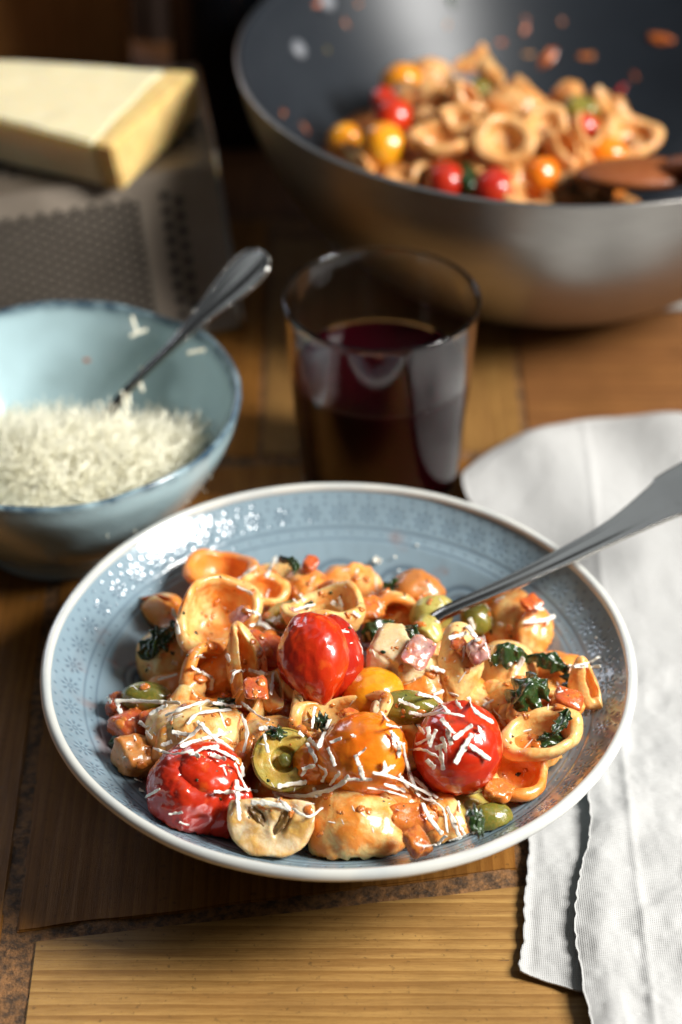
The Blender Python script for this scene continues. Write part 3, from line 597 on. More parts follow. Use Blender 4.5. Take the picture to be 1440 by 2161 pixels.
# mushrooms
def mushroom_half(px, py, Wd, n, roll, label, lift):
    """half of a mushroom: dished flat cut face with two gill pockets, domed cap behind"""
    R = Wd / 2 / PX; nu, nr = 84, 26
    a = np.linspace(0, 2 * np.pi, nu, endpoint=False); s = np.linspace(0, 1, nr)
    prof_r = np.r_[s * .93, .975, 1.0, .995, np.cos(np.linspace(.12, 1.5, 14))]
    prof_z = np.r_[0 * s, -.0003 / R, -.0012 / R, -.0035 / R, -.0035 / R - .62 * np.sin(np.linspace(.12, 1.57, 14))]
    # outline: wide dome below, nearly straight on top
    out = np.where(np.sin(a) > 0, 1 / (np.abs(np.cos(a)) ** 6 + (np.abs(np.sin(a)) / .42) ** 6) ** (1 / 6), 1 / (np.abs(np.cos(a)) ** 2.3 + (np.abs(np.sin(a)) / .92) ** 2.3) ** (1 / 2.3))
    X = out[:, None] * np.cos(a)[:, None] * prof_r * R; Y = out[:, None] * np.sin(a)[:, None] * prof_r * R; Z = np.tile(prof_z * R, (nu, 1))
    V = np.stack([X, Y, Z], -1).reshape(-1, 3)
    for cx, cy, w, tl in ((-.34, .02, .20, .7), (.30, -.06, .19, -.5)):
        u_, v_ = V[:, 0] / R - cx, V[:, 1] / R - cy; u2 = u_ * math.cos(tl) + v_ * math.sin(tl); v2 = v_ * math.cos(tl) - u_ * math.sin(tl)
        d = np.hypot(u2 / .62, v2 / 1.5); d *= 1 + .3 * vnoise(V * 1., 420, 4); V[:, 2] -= (V[:, 2] > -.001) * .0026 * np.exp(-(d / w) ** 3)
    V[:, 2] += (V[:, 2] > -.001) * .0005 * np.sin(V[:, 1] / R * 5 + 1)
    V += np.c_[fbm(V, 200, 3), fbm(V, 200, 4), fbm(V, 200, 5)] * .0005
    root = empty('mushroom', label, 'mushroom', frame(onm(px, py, lift), cdir(*n), roll), 'mushroom pieces among the pasta')
    o = mk('cap', V, gridF(nu, len(prof_r), wu=True), M['mushroom'], root); o.color = (.62, .3, .5, 1); occl.append(o)
    for cx, cy, tl, sd_ in ((-.34, .02, .7, 7), (.30, -.06, -.5, 11)):
        V, F = blob_mesh(.0032, (.62, 1.5, .62), .42, 1.8, sd_, 40, 26); o = mk('gill', V, F, M['gill'], root); o.matrix_local = Matrix.Translation((cx * R, cy * R, -.0020)) @ Matrix.Rotation(tl, 4, 'Z')
        V, F = blob_mesh(.0015, (.6, 1.3, .4), .4, 2.2, sd_ + 2, 24, 14); o = mk('sauce_spot', V, F, M['chunk'], root); o.matrix_local = Matrix.Translation((cx * R + .0022, cy * R + .0026, .0001)) @ Matrix.Rotation(tl + .5, 4, 'Z')
    return root
mushroom_half(572, 1724, 172, (-.05, .18, .95), -.02, 'halved white mushroom with dark gill pockets at the front of the plate', .008)
pts = [(-.014, -.006, .002), (-.013, .003, .006), (-.007, .012, .004), (.001, .011, .006), (.004, .002, .009), (-.004, -.006, .009), (.012, -.002, .004), (.012, -.009, .001), (.0, -.0125, .003), (-.008, -.012, .0), (-.010, 0, -.008), (.006, .004, -.008), (.010, -.006, -.006), (0, -.008, -.008)]
place('mushroom', chunk_mesh(pts, .0012, .0005, 3, 4), M['mushroom'], 846, 1382, cdir(.1, .25, .9), .05, 'pale cut mushroom wedge to the right of the big red tomato', 'mushroom', .009, .30, group='mushroom pieces among the pasta')
place('mushroom', blob_mesh(.0122, (1.0, .8, .8), .10, 1.5, 6, 44, 28), M['mushroom_skin'], 878, 1256, cdir(0, .8, .5), .2, 'brown saucy mushroom cap at the back of the plate, left of the fork', 'mushroom', .002, .75, group='mushroom pieces among the pasta')
place('mushroom', lump_mesh(.0145, (1, .95, .9), 6), M['mushroom_skin'], 286, 1600, cdir(.3, .6, .6), .5, 'brown mushroom cube against the left wall of the plate', 'mushroom', -.002, .6, group='mushroom pieces among the pasta')

# onion, tomato dice and other chunks
def dice(px, py, s, m, label, cat, lift, seed, sauce=.5, n=(.2, .6, .6), nm='onion_piece', sh_=(1, .8, .6), grp='diced vegetables among the pasta'):
    s = s / PX; return place(nm, lump_mesh(s, sh_, seed), M[m], px, py, cdir(*n), seed * .7, label, cat, lift, sauce, group=grp)
dice(1008, 1374, 48, 'onion', 'purple red-onion cube on the folded pasta cone', 'onion', .017, 1, .25, (0, .2, .9), sh_=(1, 1, .9))
dice(968, 1364, 44, 'chunk', 'orange tomato cube left of the onion cube', 'tomato', .014, 2, .4, nm='tomato_piece')
dice(506, 1300, 46, 'onion', 'pink onion piece inside the large open pasta shell', 'onion', .014, 3, .2, (-.3, .3, .8), sh_=(.7, 1.1, .4))
dice(1196, 1478, 60, 'chunk', 'orange tomato dice on the far right of the heap', 'tomato', .008, 4, .4, nm='tomato_piece')
dice(624, 1300, 40, 'onion', 'purple onion strip on the dark olive slice', 'onion', .012, 5, .1, sh_=(.6, 1.2, .4))
dice(880, 1378, 60, 'onion', 'glassy onion square on the mushroom wedge', 'onion', .016, 6, .45, (.2, .3, .8), sh_=(1.2, .9, .35))
dice(565, 1372, 84, 'chunk', 'brown onion lump between the tall folded pasta and the big red tomato', 'onion', .006, 7, .3, (.2, .4, .7))
dice(278, 1535, 92, 'chunk', 'brown-red tomato lump on the far left of the heap', 'tomato', .001, 8, .3, nm='tomato_piece')
dice(262, 1490, 70, 'sauce', 'dark tomato skin curl beside the left wall of the plate', 'tomato', -.001, 9, .2, nm='tomato_piece')
dice(330, 1520, 60, 'chunk', 'small tomato lump left of the pale pasta dome', 'tomato', .001, 10, .6, nm='tomato_piece')
dice(872, 1728, 92, 'chunk', 'orange tomato pulp to the right of the front pasta dome', 'tomato', .003, 11, .7, nm='tomato_piece', sh_=(.7, 1.1, .6))
dice(880, 1778, 60, 'chunk', 'tomato pulp at the front edge right of the pasta dome', 'tomato', -.001, 12, .7, nm='tomato_piece')
dice(1050, 1672, 56, 'chunk', 'orange pulp scrap on the front right olive', 'tomato', .003, 13, .8, nm='tomato_piece')
dice(780, 1285, 70, 'chunk', 'saucy lump behind the mushroom wedge', 'tomato', .004, 14, .6, nm='tomato_piece')
dice(655, 1190, 40, 'chunk', 'tomato scrap on the back row left of the lumpy pasta', 'tomato', .014, 15, .3, nm='tomato_piece')
dice(540, 1455, 56, 'chunk', 'orange tomato scrap at the foot of the tall folded pasta', 'tomato', .014, 16, .3, nm='tomato_piece', sh_=(1, .9, .35))
dice(905, 1330, 66, 'olive_face', 'pale olive sliver at the fork tip', 'olive', .004, 17, .1, nm='green_olive')
dice(740, 1512, 40, 'chunk', 'sauce lump under the yellow tomato', 'tomato', .008, 18, .6, nm='tomato_piece')
dice(1120, 1275, 46, 'chunk', 'tomato scrap on the far right pasta dome', 'tomato', .010, 19, .4, nm='tomato_piece', sh_=(1, .9, .4))
dice(800, 1500, 44, 'mushroom', 'pale mushroom crumb left of the shaving-covered olive', 'mushroom', .011, 20, .3, nm='mushroom')

# leaves
def leaf(px, py, L, Wd, n, roll, label, lift, seed, curl=1.):
    return place('spinach_leaf', leaf_mesh(L / PX, Wd / PX, seed, curl), M['leaf'], px, py, cdir(*n), roll, label, 'leaf', lift, group='wilted leaves among the pasta')
leaf(338, 1340, 120, 56, (-.1, .5, .8), .5, 'dark wilted leaf hanging on the left of the heap', .0095, 1, 1.3)
leaf(326, 1355, 70, 30, (0, .2, .9), 1.5, 'narrow leaf strip hanging down on the left of the heap', .0115, 2, .8)
leaf(1122, 1452, 100, 78, (.1, .4, .8), .6, 'crumpled dark green leaf on the right-hand pasta', .0175, 3, 1.)
leaf(1072, 1374, 90, 46, (0, .7, .6), .3, 'curled leaf above the tan pasta dome on the right', .012, 4, 1.3)
leaf(1160, 1388, 90, 40, (.1, .7, .5), -.3, 'leaf strip along the top of the far right pasta', .012, 5, 1.2)
leaf(870, 1330, 74, 34, (.1, .6, .7), -.6, 'green leaf on the top of the mushroom wedge', .019, 6, 1.)
leaf(613, 1186, 56, 30, (.2, .7, .5), -.5, 'small leaf scrap on the back row of pasta', .0165, 7, 1.2)
leaf(1150, 1556, 90, 34, (0, .6, .7), .15, 'dark leaf lying inside the open oval pasta curl', .0075, 8, 1.1)
leaf(1184, 1520, 60, 30, (0, .4, .8), 1.0, 'leaf strip drooping over the open oval curl', .012, 9, .8)
leaf(1210, 1440, 60, 34, (.6, .3, .5), 1.3, 'leaf edge at the far right of the heap', .003, 10, 1.)
leaf(826, 1236, 60, 50, (-.3, .6, .5), .3, 'dark leaf at the left of the brown mushroom cap', .006, 11, 1.2)
leaf(800, 1320, 80, 60, (0, .5, .6), .3, 'dark leaf behind the mushroom wedge', .001, 12, 1.2)
leaf(470, 1478, 60, 30, (0, .6, .7), .6, 'leaf strip along the edge of the pale pasta dome', .009, 13, 1.)
leaf(1010, 1728, 34, 62, (.2, .4, .8), .1, 'leaf strip stuck to the front right olive', .006, 14, 1.)
leaf(684, 1518, 36, 44, (0, .5, .8), .1, 'leaf scrap on the wide pasta ring', .012, 15, 1.)
leaf(266, 1560, 80, 46, (0, .5, .8), .1, 'dark leaf under the brown lumps on the left', -.001, 16, 1.)
leaf(640, 1270, 50, 30, (0, .7, .6), .1, 'leaf on the dark olive slice behind the big tomato', .012, 17, 1.)

# ------------------------------------------------------------------ fork
def sweep(path, widths, prof, up=(0, 0, 1), thick=None):
    """prof: closed list of (across -1..1, height) points; path n x 3"""
    P = np.array(path); n = len(P); t = np.gradient(P, axis=0); t /= np.linalg.norm(t, axis=1)[:, None]
    side = np.cross(t, np.array(up)); side /= np.linalg.norm(side, axis=1)[:, None]; nn = np.cross(side, t)
    prof = np.array(prof); th = np.ones(n) if thick is None else thick
    V = P[:, None] + side[:, None] * (prof[None, :, 0:1] * widths[:, None, None] / 2) + nn[:, None] * (prof[None, :, 1:2] * th[:, None, None])
    m = len(prof); F = [tuple(f) for f in gridF(n, m, wv=True)]; F.append(tuple(range(m))[::-1]); F.append(tuple((n - 1) * m + k for k in range(m)))
    return V.reshape(-1, 3), F
hp = [(-1, 0), (-.97, .0007), (-.90, .0010), (-.80, .0006), (-.5, .0010), (0, .0014), (.5, .0010), (.80, .0006), (.90, .0010), (.97, .0007), (1, 0), (.85, -.0009), (.4, -.0013), (0, -.0014), (-.4, -.0013), (-.85, -.0009)]
froot = empty('fork', 'steel fork leaning on the right rim with its tines buried in the pasta', 'fork')
ctl = [np.r_[onm(850, 1352, -.012), 8.5], np.r_[at(898, 1322, .050), 5.2], np.r_[at(945, 1291, .0555), 5.0], np.r_[at(1060, 1240, .0600), 6.4], np.r_[at(1180, 1182, .0630), 8.4], np.r_[at(1300, 1120, .0665), 11.5], np.r_[at(1400, 1060, .0700), 19.5], np.r_[at(1430, 1042, .0712), 24.], np.r_[at(1530, 985, .0740), 23.5], np.r_[at(1620, 930, .0750), 17.], np.r_[at(1650, 912, .0750), 7.]]
sp = smoothpath(ctl, 150); upv = np.array([-.22, -.30, .93])
tkn = np.interp(np.arange(150), [0, 30, 60, 150], [1.3, 1.7, 1.25, 1.0])
V, F = sweep(sp[:, :3], sp[:, 3] / 1000, hp, upv, tkn); ho = mk('handle', V, F, M['steel'], froot)
hd = sp[0, :3]; dirv = sp[0, :3] - sp[8, :3]; dirv /= np.linalg.norm(dirv)
sidev = np.cross(dirv, upv); sidev /= np.linalg.norm(sidev)
tp = [(-1, 0), (-.7, .0006), (.7, .0006), (1, 0), (.7, -.0006), (-.7, -.0006)]
ss = np.array([hd + dirv * x + np.array([0, 0, -1]) * (x * .25) for x in np.linspace(-.002, .02, 12)])
V, F = sweep(ss, np.interp(np.arange(12), [0, 5, 11], [.009, .020, .023]), tp, upv); mk('neck_plate', V, F, M['steel'], froot)
for k in range(4):
    st = ss[-1] + sidev * ((k - 1.5) * .0062); tt = np.array([st + dirv * x * .9 + np.array([0, 0, -1]) * (x * .2) for x in np.linspace(-.001, .024, 8)])
    V, F = sweep(tt, np.interp(np.arange(8), [0, 7], [.0034, .0016]), tp, upv); mk('tine', V, F, M['steel'], froot)

# ------------------------------------------------------------------ nothing may sink through the plate
bpy.context.view_layer.update()
for o in occl:
    me = o.data; n_ = len(me.vertices); v = np.empty(n_ * 3); me.vertices.foreach_get('co', v); v = v.reshape(-1, 3); m_ = np.array(o.matrix_world)
    w = v @ m_[:3, :3].T + m_[:3, 3]; r_ = np.hypot(w[:, 0], w[:, 1]); lo = zi(r_) + .0005
    if (w[:, 2] < lo).any():
        c_ = w.mean(0); c_[2] = max(c_[2], zi(math.hypot(c_[0], c_[1])) + .002)
        for _ in range(14):
            lo = zi(np.hypot(w[:, 0], w[:, 1])) + .0004; bad = w[:, 2] < lo
            if not bad.any(): break
            w[bad] = c_ + (w[bad] - c_) * .88
        mi = np.linalg.inv(m_); v = w @ mi[:3, :3].T + mi[:3, 3]; me.vertices.foreach_set('co', v.ravel()); me.update()
# ------------------------------------------------------------------ ray helper on the food
bpy.context.view_layer.update()
def bvh_of(objs):
    VV, FF, own = [], [], []; off = 0
    for o in objs:
        me = o.data; n = len(me.vertices); v = np.empty(n * 3); me.vertices.foreach_get('co', v); v = v.reshape(-1, 3)
        m = np.array(o.matrix_world); v = v @ m[:3, :3].T + m[:3, 3]; VV.append(v)
        for p in me.polygons: FF.append([i + off for i in p.vertices]); own.append(o.name)
        off += n
    VV = np.vstack(VV); return BVHTree.FromPolygons([Vector(x) for x in VV], FF), own
BV, OWN = bvh_of([o for o in occl if o.name != 'bowl'] + [bpy.data.objects['bowl']])
def hit(px, py):
    d = Vector(ray(px, py)).normalized(); r = BV.ray_cast(Vector(CAM), d)
    if r[0] is None: return np.array(at(px, py, .03)), np.array([0, 0, 1.]), -1
    n = r[1] if r[1].dot(d) < 0 else -r[1]
    return np.array(r[0]), np.array(n), r[2]
# sauce clots, herb flecks: uncountable, rained straight down on the heap
def rain(name, count, m, label, rmin, rmax, flat, seed, sauce=.5, avoid=(), lx=1.):
    r = np.random.default_rng(seed); VV, FF = [], []; off = 0
    for k in range(count):
        a = r.uniform(0, 2 * np.pi); q = math.sqrt(r.uniform(0, 1)); x = .084 * q * math.cos(a); y = -.010 + .070 * q * math.sin(a)
        d = Vector((r.normal(0, .25), -.35 + r.normal(0, .3), -1 + 0)).normalized(); d = Vector((d.x, -d.y, d.z))
        h = BV.ray_cast(Vector((x, y, .04)) - d * .08, d)
        if h[0] is None or OWN[h[2]].split('.')[0] in ('bowl', 'cherry_tomato', 'spinach_leaf') : continue
        s = rmin + (rmax - rmin) * r.uniform() ** 2.5
        V, F = blob_mesh(s, (lx * r.uniform(.5, 1.5) if lx > 1 else 1, r.uniform(.5, 1), flat), .35, 1.6, int(r.integers(999)), 12, 8)
        n = h[1] if h[1].z > -.2 else -h[1]; q_ = np.array(frame(h[0], n, r.uniform(0, 6)))
        V = V @ q_[:3, :3].T + q_[:3, 3]; VV.append(V); FF += [tuple(i + off for i in f) for f in F]; off += len(V)
    o = mk(name, np.vstack(VV), FF, m); o.color = (sauce, .5, .5, 1); tag(o, label, kind='stuff'); return o
rain('sauce_clots', 420, M['chunk'], 'tiny orange-red clots of tomato sauce clinging to the pasta', .0005, .0026, .38, 1, .75)
rain('herb_flecks', 150, M['leaf'], 'tiny dark green herb flecks on the pasta', .0003, .0011, .3, 2)
rain('cheese_crumbs', 380, M['shaving'], 'tiny white parmesan crumbs and wisps sprinkled over the pasta', .00022, .00062, .35, 3, lx=4.)

# ------------------------------------------------------------------ parmesan shavings, each its own piece
def shaving(pts, w, label, group, seed):
    r = np.random.default_rng(seed); P2 = smoothpath([np.array(p, float) for p in pts], 26) if len(pts) > 2 else np.linspace(pts[0], pts[1], 26)
    hits = [hit(*p) for p in P2]; dep = np.array([(h[0] - CAM) @ cf for h in hits]); n = np.mean([h[1] for h in hits], 0); n /= np.linalg.norm(n)
    # stiff strand: rests on the highest points, bridges the gaps
    k = np.linspace(0, 1, 26); c = np.polyfit(k, dep, 2 if len(pts) > 2 else 1); fit = np.polyval(c, k); fit += min(0, (dep - fit).min() * .8)
    dd = np.maximum(fit, dep - .006) - .0009 - r.uniform(0, .0008)
    dd = dd - (k - r.uniform(.2, .8)) ** 2 * r.uniform(0, .004) * min(1, len(pts) / 2.)
    P = np.array([CAM + ray(*p) * d for p, d in zip(P2, dd)])
    n = n * .5 - cf * .5 + r.normal(0, .18, 3); n /= np.linalg.norm(n); t = np.gradient(P, axis=0); t /= np.linalg.norm(t, axis=1)[:, None]
    s = np.cross(t, n); s /= np.linalg.norm(s, axis=1)[:, None]; nn = np.cross(s, t)
    ww = w / PX / 2 * .95 * (1 + .38 * vnoise(np.c_[k * 7, k * 0, k * 0], 1, seed) + .30 * vnoise(np.c_[k * 13, k * 0, k * 0], 1, seed + 3)); ww[0] *= .8; ww[-1] *= .5
    tw = (r.normal(0, .5) * (k - .5)); c_, s_ = np.cos(tw)[:, None], np.sin(tw)[:, None]; s2 = s * c_ + nn * s_; n2 = nn * c_ - s * s_
    th = .00013
    prof = [(-1, .3), (-.5, 1), (0, .7), (.5, 1), (1, .3), (.9, -.6), (0, -1), (-.9, -.6)]
    V = np.concatenate([(P + s2 * (a * ww)[:, None] + n2 * (b * th) )[:, None] for a, b in prof], 1); m = len(prof)
    V[:, :, :] += np.stack([vnoise(V.reshape(-1, 3), 900, seed + q).reshape(V.shape[:2]) for q in range(3)], -1) * .00022
    F = [tuple(f) for f in gridF(26, m, wv=True)] + [tuple(range(m))[::-1], tuple(25 * m + i for i in range(m))]
    c0 = V.reshape(-1, 3).mean(0); o = mk('parmesan_shaving', V.reshape(-1, 3) - c0, F, M['shaving']); o.location = c0
    return tag(o, label, 'cheese shaving', group)
ORD = 'first second third fourth fifth sixth seventh eighth ninth tenth eleventh twelfth thirteenth fourteenth fifteenth sixteenth seventeenth eighteenth nineteenth twentieth'.split()
def cluster(ox, oy, sc, where, strokes, ws=1.):
    rank = {k: i for i, k in enumerate(sorted(range(len(strokes)), key=lambda k: strokes[k][0]))}
    for i, s in enumerate(strokes):
        w = s[-1] / sc * ws; w = min(w, 7.5 + (w - 7.5) * .42); pts = [(ox + s[j] / sc, oy + s[j + 1] / sc) for j in range(0, len(s) - 1, 2)]
        L = sum(math.dist(pts[k], pts[k + 1]) for k in range(len(pts) - 1))
        adj = ('long' if L > 70 else 'short' if L < 28 else '') + (' broad' if w > 12 else ' narrow' if w < 7.5 else '') + (' curved' if len(pts) > 2 else '')
        label = f"{adj} white shaving, {ORD[rank[i]]} from the left of those {where}".strip() if len(strokes) > 1 else f"{adj} white shaving {where}".strip()
        shaving(pts, w, ' '.join(label.split()), 'parmesan shavings ' + where, int(ox * 3 + oy * 7 + i * 13))
cluster(200, 1440, 2.88, "over the far left olive", [(120, 112, 300, 115, 520, 125, 26), (135, 120, 160, 190, 30), (330, 195, 440, 140, 42), (310, 300, 350, 340, 28), (268, 240, 312, 268, 24), (75, 90, 100, 120, 18)])
cluster(200, 1440, 2.88, "behind the split red tomato", [(430, 200, 560, 150, 700, 105, 20), (560, 255, 640, 185, 830, 165, 26), (690, 120, 890, 150, 18), (355, 400, 480, 436, 600, 410, 14), (470, 300, 600, 325, 32), (510, 375, 600, 310, 660, 245, 36), (640, 245, 720, 330, 845, 415, 34), (520, 390, 690, 335, 835, 300, 32), (580, 440, 700, 395, 830, 450, 28), (830, 450, 885, 490, 905, 575, 26), (560, 420, 640, 450, 30), (400, 385, 470, 360, 26), (660, 400, 760, 390, 28), (890, 190, 925, 300, 905, 430, 32), (620, 235, 680, 300, 30), (700, 440, 800, 470, 24)])
cluster(200, 1440, 2.88, "around the split red tomato", [(850, 490, 900, 600, 935, 665, 15), (725, 665, 850, 668, 20), (862, 590, 880, 840, 36), (850, 640, 990, 662, 22), (310, 695, 395, 648, 18), (450, 800, 535, 790, 14), (515, 850, 575, 868, 12), (270, 650, 300, 665, 20), (240, 585, 290, 605, 10)])
cluster(200, 1440, 2.88, "on the mushroom half", [(950, 730, 1060, 735, 1190, 770, 38), (1095, 680, 1180, 765, 24), (1080, 670, 1250, 690, 1440, 645, 20), (1195, 765, 1300, 815, 1385, 760, 16)])
cluster(200, 1440, 2.88, "beside the olive ring", [(1110, 632, 1290, 605, 32), (1030, 310, 1055, 430, 20), (1000, 280, 1075, 275, 40), (890, 120, 1000, 205, 1065, 232, 16), (1260, 530, 1330, 505, 26), (1290, 370, 1350, 480, 30), (1340, 150, 1320, 280, 24)])
cluster(620, 1440, 2.88, "behind the round red tomato", [(635, 105, 760, 160, 28), (750, 68, 870, 100, 945, 190, 36), (850, 78, 915, 50, 24), (780, 200, 900, 185, 1040, 205, 22), (1060, 90, 1110, 180, 1215, 245, 26), (1150, 140, 1215, 108, 16), (985, 110, 1020, 160, 22), (560, 258, 655, 275, 22), (530, 175, 575, 235, 20), (740, 255, 795, 305, 26), (700, 180, 780, 205, 26)])
cluster(620, 1440, 2.88, "on the round red tomato", [(895, 220, 975, 310, 46), (815, 270, 830, 375, 42), (865, 285, 825, 395, 20), (970, 345, 1085, 258, 46), (980, 495, 1085, 310, 48), (1070, 380, 1195, 472, 42), (890, 395, 910, 535, 38), (705, 410, 790, 410, 880, 455, 18), (810, 470, 860, 520, 46), (900, 330, 930, 420, 40), (860, 400, 930, 380, 34), (740, 380, 840, 330, 24), (930, 280, 960, 380, 30), (1120, 275, 1135, 300, 40)])
cluster(620, 1440, 2.88, "at the orange tomato", [(222, 220, 150, 395, 32), (208, 395, 252, 512, 22), (375, 440, 400, 505, 26), (395, 440, 440, 400, 15), (400, 510, 425, 595, 34), (45, 570, 80, 520, 130, 505, 20), (150, 505, 195, 545, 170, 605, 20), (220, 625, 280, 545, 26), (220, 365, 290, 340, 24), (90, 340, 150, 400, 36), (60, 330, 30, 300, 22), (350, 320, 375, 330, 24), (550, 480, 560, 560, 30), (600, 310, 650, 380, 40), (640, 380, 640, 460, 34), (590, 290, 620, 400, 24), (520, 560, 620, 500, 24)])
cluster(620, 1440, 2.88, "right of the front dome", [(480, 548, 640, 590, 850, 690, 18), (665, 370, 690, 500, 765, 700, 28), (695, 500, 712, 615, 34), (730, 580, 875, 705, 22), (780, 730, 830, 830, 905, 925, 30), (765, 695, 900, 760, 935, 915, 14), (930, 755, 975, 860, 1015, 955, 38), (945, 965, 1090, 912, 16), (735, 975, 790, 995, 870, 985, 14), (875, 985, 925, 930, 22), (450, 640, 570, 660, 690, 700, 12), (1000, 718, 1012, 795, 16), (1020, 880, 1040, 930, 14), (550, 620, 680, 660, 22), (640, 560, 700, 640, 24), (790, 640, 860, 740, 20), (1000, 840, 1015, 900, 12)])
cluster(620, 1440, 2.88, "above the front dome", [(0, 692, 160, 680, 320, 600, 22), (295, 605, 335, 570, 34), (320, 590, 480, 590, 20), (120, 640, 140, 700, 22)])
cluster(200, 1120, 2.77, "on the heap's left half", [(1060, 150, 1000, 275, 32), (830, 290, 945, 205, 28), (830, 325, 925, 372, 18), (455, 460, 480, 520, 492, 605, 26), (565, 795, 690, 862, 32), (690, 862, 680, 935, 22), (905, 555, 980, 545, 1045, 590, 24), (1165, 465, 1290, 428, 18), (1200, 368, 1222, 415, 24), (1048, 545, 1100, 480, 22), (795, 890, 820, 830, 890, 815, 20), (900, 812, 1010, 842, 22), (370, 872, 485, 838, 18), (450, 768, 485, 775, 30), (610, 730, 640, 745, 34), (1015, 345, 1000, 395, 18), (880, 460, 960, 490, 960, 540, 16), (1045, 830, 1030, 960, 20), (770, 720, 790, 760, 30)])
cluster(700, 1120, 2.4, "on the heap's right half", [(595, 545, 690, 518, 28), (685, 480, 745, 560, 44), (700, 445, 722, 505, 34), (770, 535, 805, 662, 12), (672, 585, 665, 645, 12), (970, 465, 1080, 452, 1135, 430, 26), (1090, 475, 1112, 430, 14), (1028, 388, 1075, 400, 18), (790, 348, 875, 335, 24), (930, 730, 972, 640, 32), (495, 690, 575, 715, 38), (845, 465, 865, 480, 28), (215, 135, 250, 155, 30), (0, 360, 60, 400, 36), (35, 335, 55, 385, 18), (105, 410, 145, 440, 20), (900, 670, 912, 680, 20), (820, 910, 850, 940, 26), (850, 940, 880, 990, 20)])
cluster(700, 1120, 2.4, "over the plate's right wall", [(1195, 685, 1290, 672, 1362, 635, 13), (1205, 690, 1362, 686, 18)])
cluster(640, 1000, 1.8, "on the plate's bare wall", [(268, 325, 290, 338, 18), (430, 268, 436, 274, 9), (348, 313, 354, 318, 9), (362, 366, 368, 370, 9), (1110, 620, 1115, 625, 8)])

# ------------------------------------------------------------------ cheese bowl with spoon
def recess_attr(o, f):
    n = len(o.data.vertices); v = np.empty(n * 3); o.data.vertices.foreach_get('co', v); a = o.data.attributes.new('recess', 'FLOAT', 'POINT'); a.data.foreach_set('value', f(v.reshape(-1, 3)))
M['teal'] = glaze('pale_teal_glaze', (.46, .63, .67), (.030, .065, .10), 'recess', .2)
BC = np.array([-.1205, .1515, 0]); 
def small_bowl():
    root = empty('cheese_bowl', 'pale teal stoneware bowl with dark worn rim full of grated parmesan', 'bowl', Matrix.Translation(BC))
    inn = smoothpath([(.0001, .0075), (.02, .0085), (.038, .0150), (.056, .0310), (.068, .0490), (.0752, .0660)], 50)
    rim = [(.0758, .0676), (.0770, .0681), (.0781, .0673)]
    out = smoothpath([(.0782, .0662), (.0755, .0550), (.067, .0380), (.056, .0220), (.047, .0120), (.0425, .0060), (.041, .0005), (.037, .0005), (.035, .0040), (.0001, .0045)], 50)
    V, F = lathe(np.vstack([inn, rim, out]), 220)
    a = np.arctan2(V[:, 1], V[:, 0]); k = np.clip(V[:, 2] / .066, 0, 1) ** 2; V[:, 2] += k * (.0012 * np.sin(2 * a + .6) + .0006 * np.sin(5 * a) + .0003 * np.sin(11 * a))
    V[:, :2] *= (1 + .012 * k * np.sin(3 * a + 1))[:, None]; V += np.c_[fbm(V, 40, 2), fbm(V, 40, 5), fbm(V, 40, 8)] * .0004
    o = mk('body', V, F, M['teal'], root)
    def f(v):
        r = np.hypot(v[:, 0], v[:, 1]); e = np.exp(-((v[:, 2] - .0675) / .0030) ** 2) * 1.2; n_ = fbm(v, 220, 4)
        outer = (v[:, 2] < .056) * (np.interp(v[:, 2], inn[:, 1], inn[:, 0]) < r - .0015)
        return np.clip(e * (.8 + .5 * n_) + .12 * fbm(v, 50, 9) * 1. + outer * .0, 0, 1)
    recess_attr(o, f); return root
small_bowl()
SB = bvh_of([bpy.data.objects['body']]) if False else None
def strands(name, center, zf, R, count, m, label, seed, L=(.006, .016)):
    r = np.random.default_rng(seed); VV = []; FF = []; off = 0; K = 5
    for k in range(count):
        a = r.uniform(0, 6.283); q = R * math.sqrt(r.uniform()); x = q * math.cos(a); y = q * math.sin(a); l = r.uniform(*L)
        g = np.array([r.normal(), r.normal(), r.normal() * .6]); g /= np.linalg.norm(g); c2 = np.cross(g, r.normal(size=3)); c2 /= np.linalg.norm(c2)
        t = np.linspace(-.5, .5, K); P = np.outer(t * l, g) + np.outer((t ** 2) * l * r.uniform(-.9, .9), c2) + [x, y, zf(x, y) + r.uniform(-.0010, .0032)]
        w = r.uniform(.00012, .00034); s = np.cross(g, c2); V = np.stack([P - s * w, P + c2 * w * .45, P + s * w, P - c2 * w * .45], 1).reshape(-1, 3)
        VV.append(V); FF.append(gridF(K, 4, wv=True, off=off)); FF.append(np.array([[off, off + 1, off + 2, off + 3], [off + 4 * K - 1, off + 4 * K - 2, off + 4 * K - 3, off + 4 * K - 4]])); off += 4 * K
    o = mk(name, np.vstack(VV) , np.vstack(FF), m); o.location = center; return tag(o, label, kind='stuff')
def zg(x, y):
    r = math.hypot(x, y); z = .0445 + .0125 * np.exp(-(((x + .0) / .040) ** 2 + ((y + .030) / .030) ** 2)) - .55 * max(0, y + .004) + .0022 * math.sin(x * 120) * math.cos(y * 90) - .25 * max(0, -x - .035)
    return min(z, .061)
strands('grated_parmesan', BC, zg, .059, 11000, M['grated'], 'fluffy heap of grated parmesan strands filling the teal bowl', 3, (.010, .030))
g = np.linspace(0, 6.283, 150, endpoint=False); q = np.linspace(.0005, .062, 70); Gx = np.outer(np.cos(g), q); Gy = np.outer(np.sin(g), q)
Gz = np.vectorize(zg)(Gx, Gy) - .0002 + .0011 * fbm(np.c_[Gx.ravel(), Gy.ravel(), 0 * Gx.ravel()], 260, 5, 3).reshape(Gx.shape); Gr = np.hypot(Gx, Gy); 
o = mk('grated_parmesan_base', np.stack([Gx, Gy, Gz], -1).reshape(-1, 3), gridF(150, 70, wu=True)[:, ::-1], M['grated']); o.location = BC; tag(o, 'dense body of the grated parmesan below its loose strands', kind='stuff')
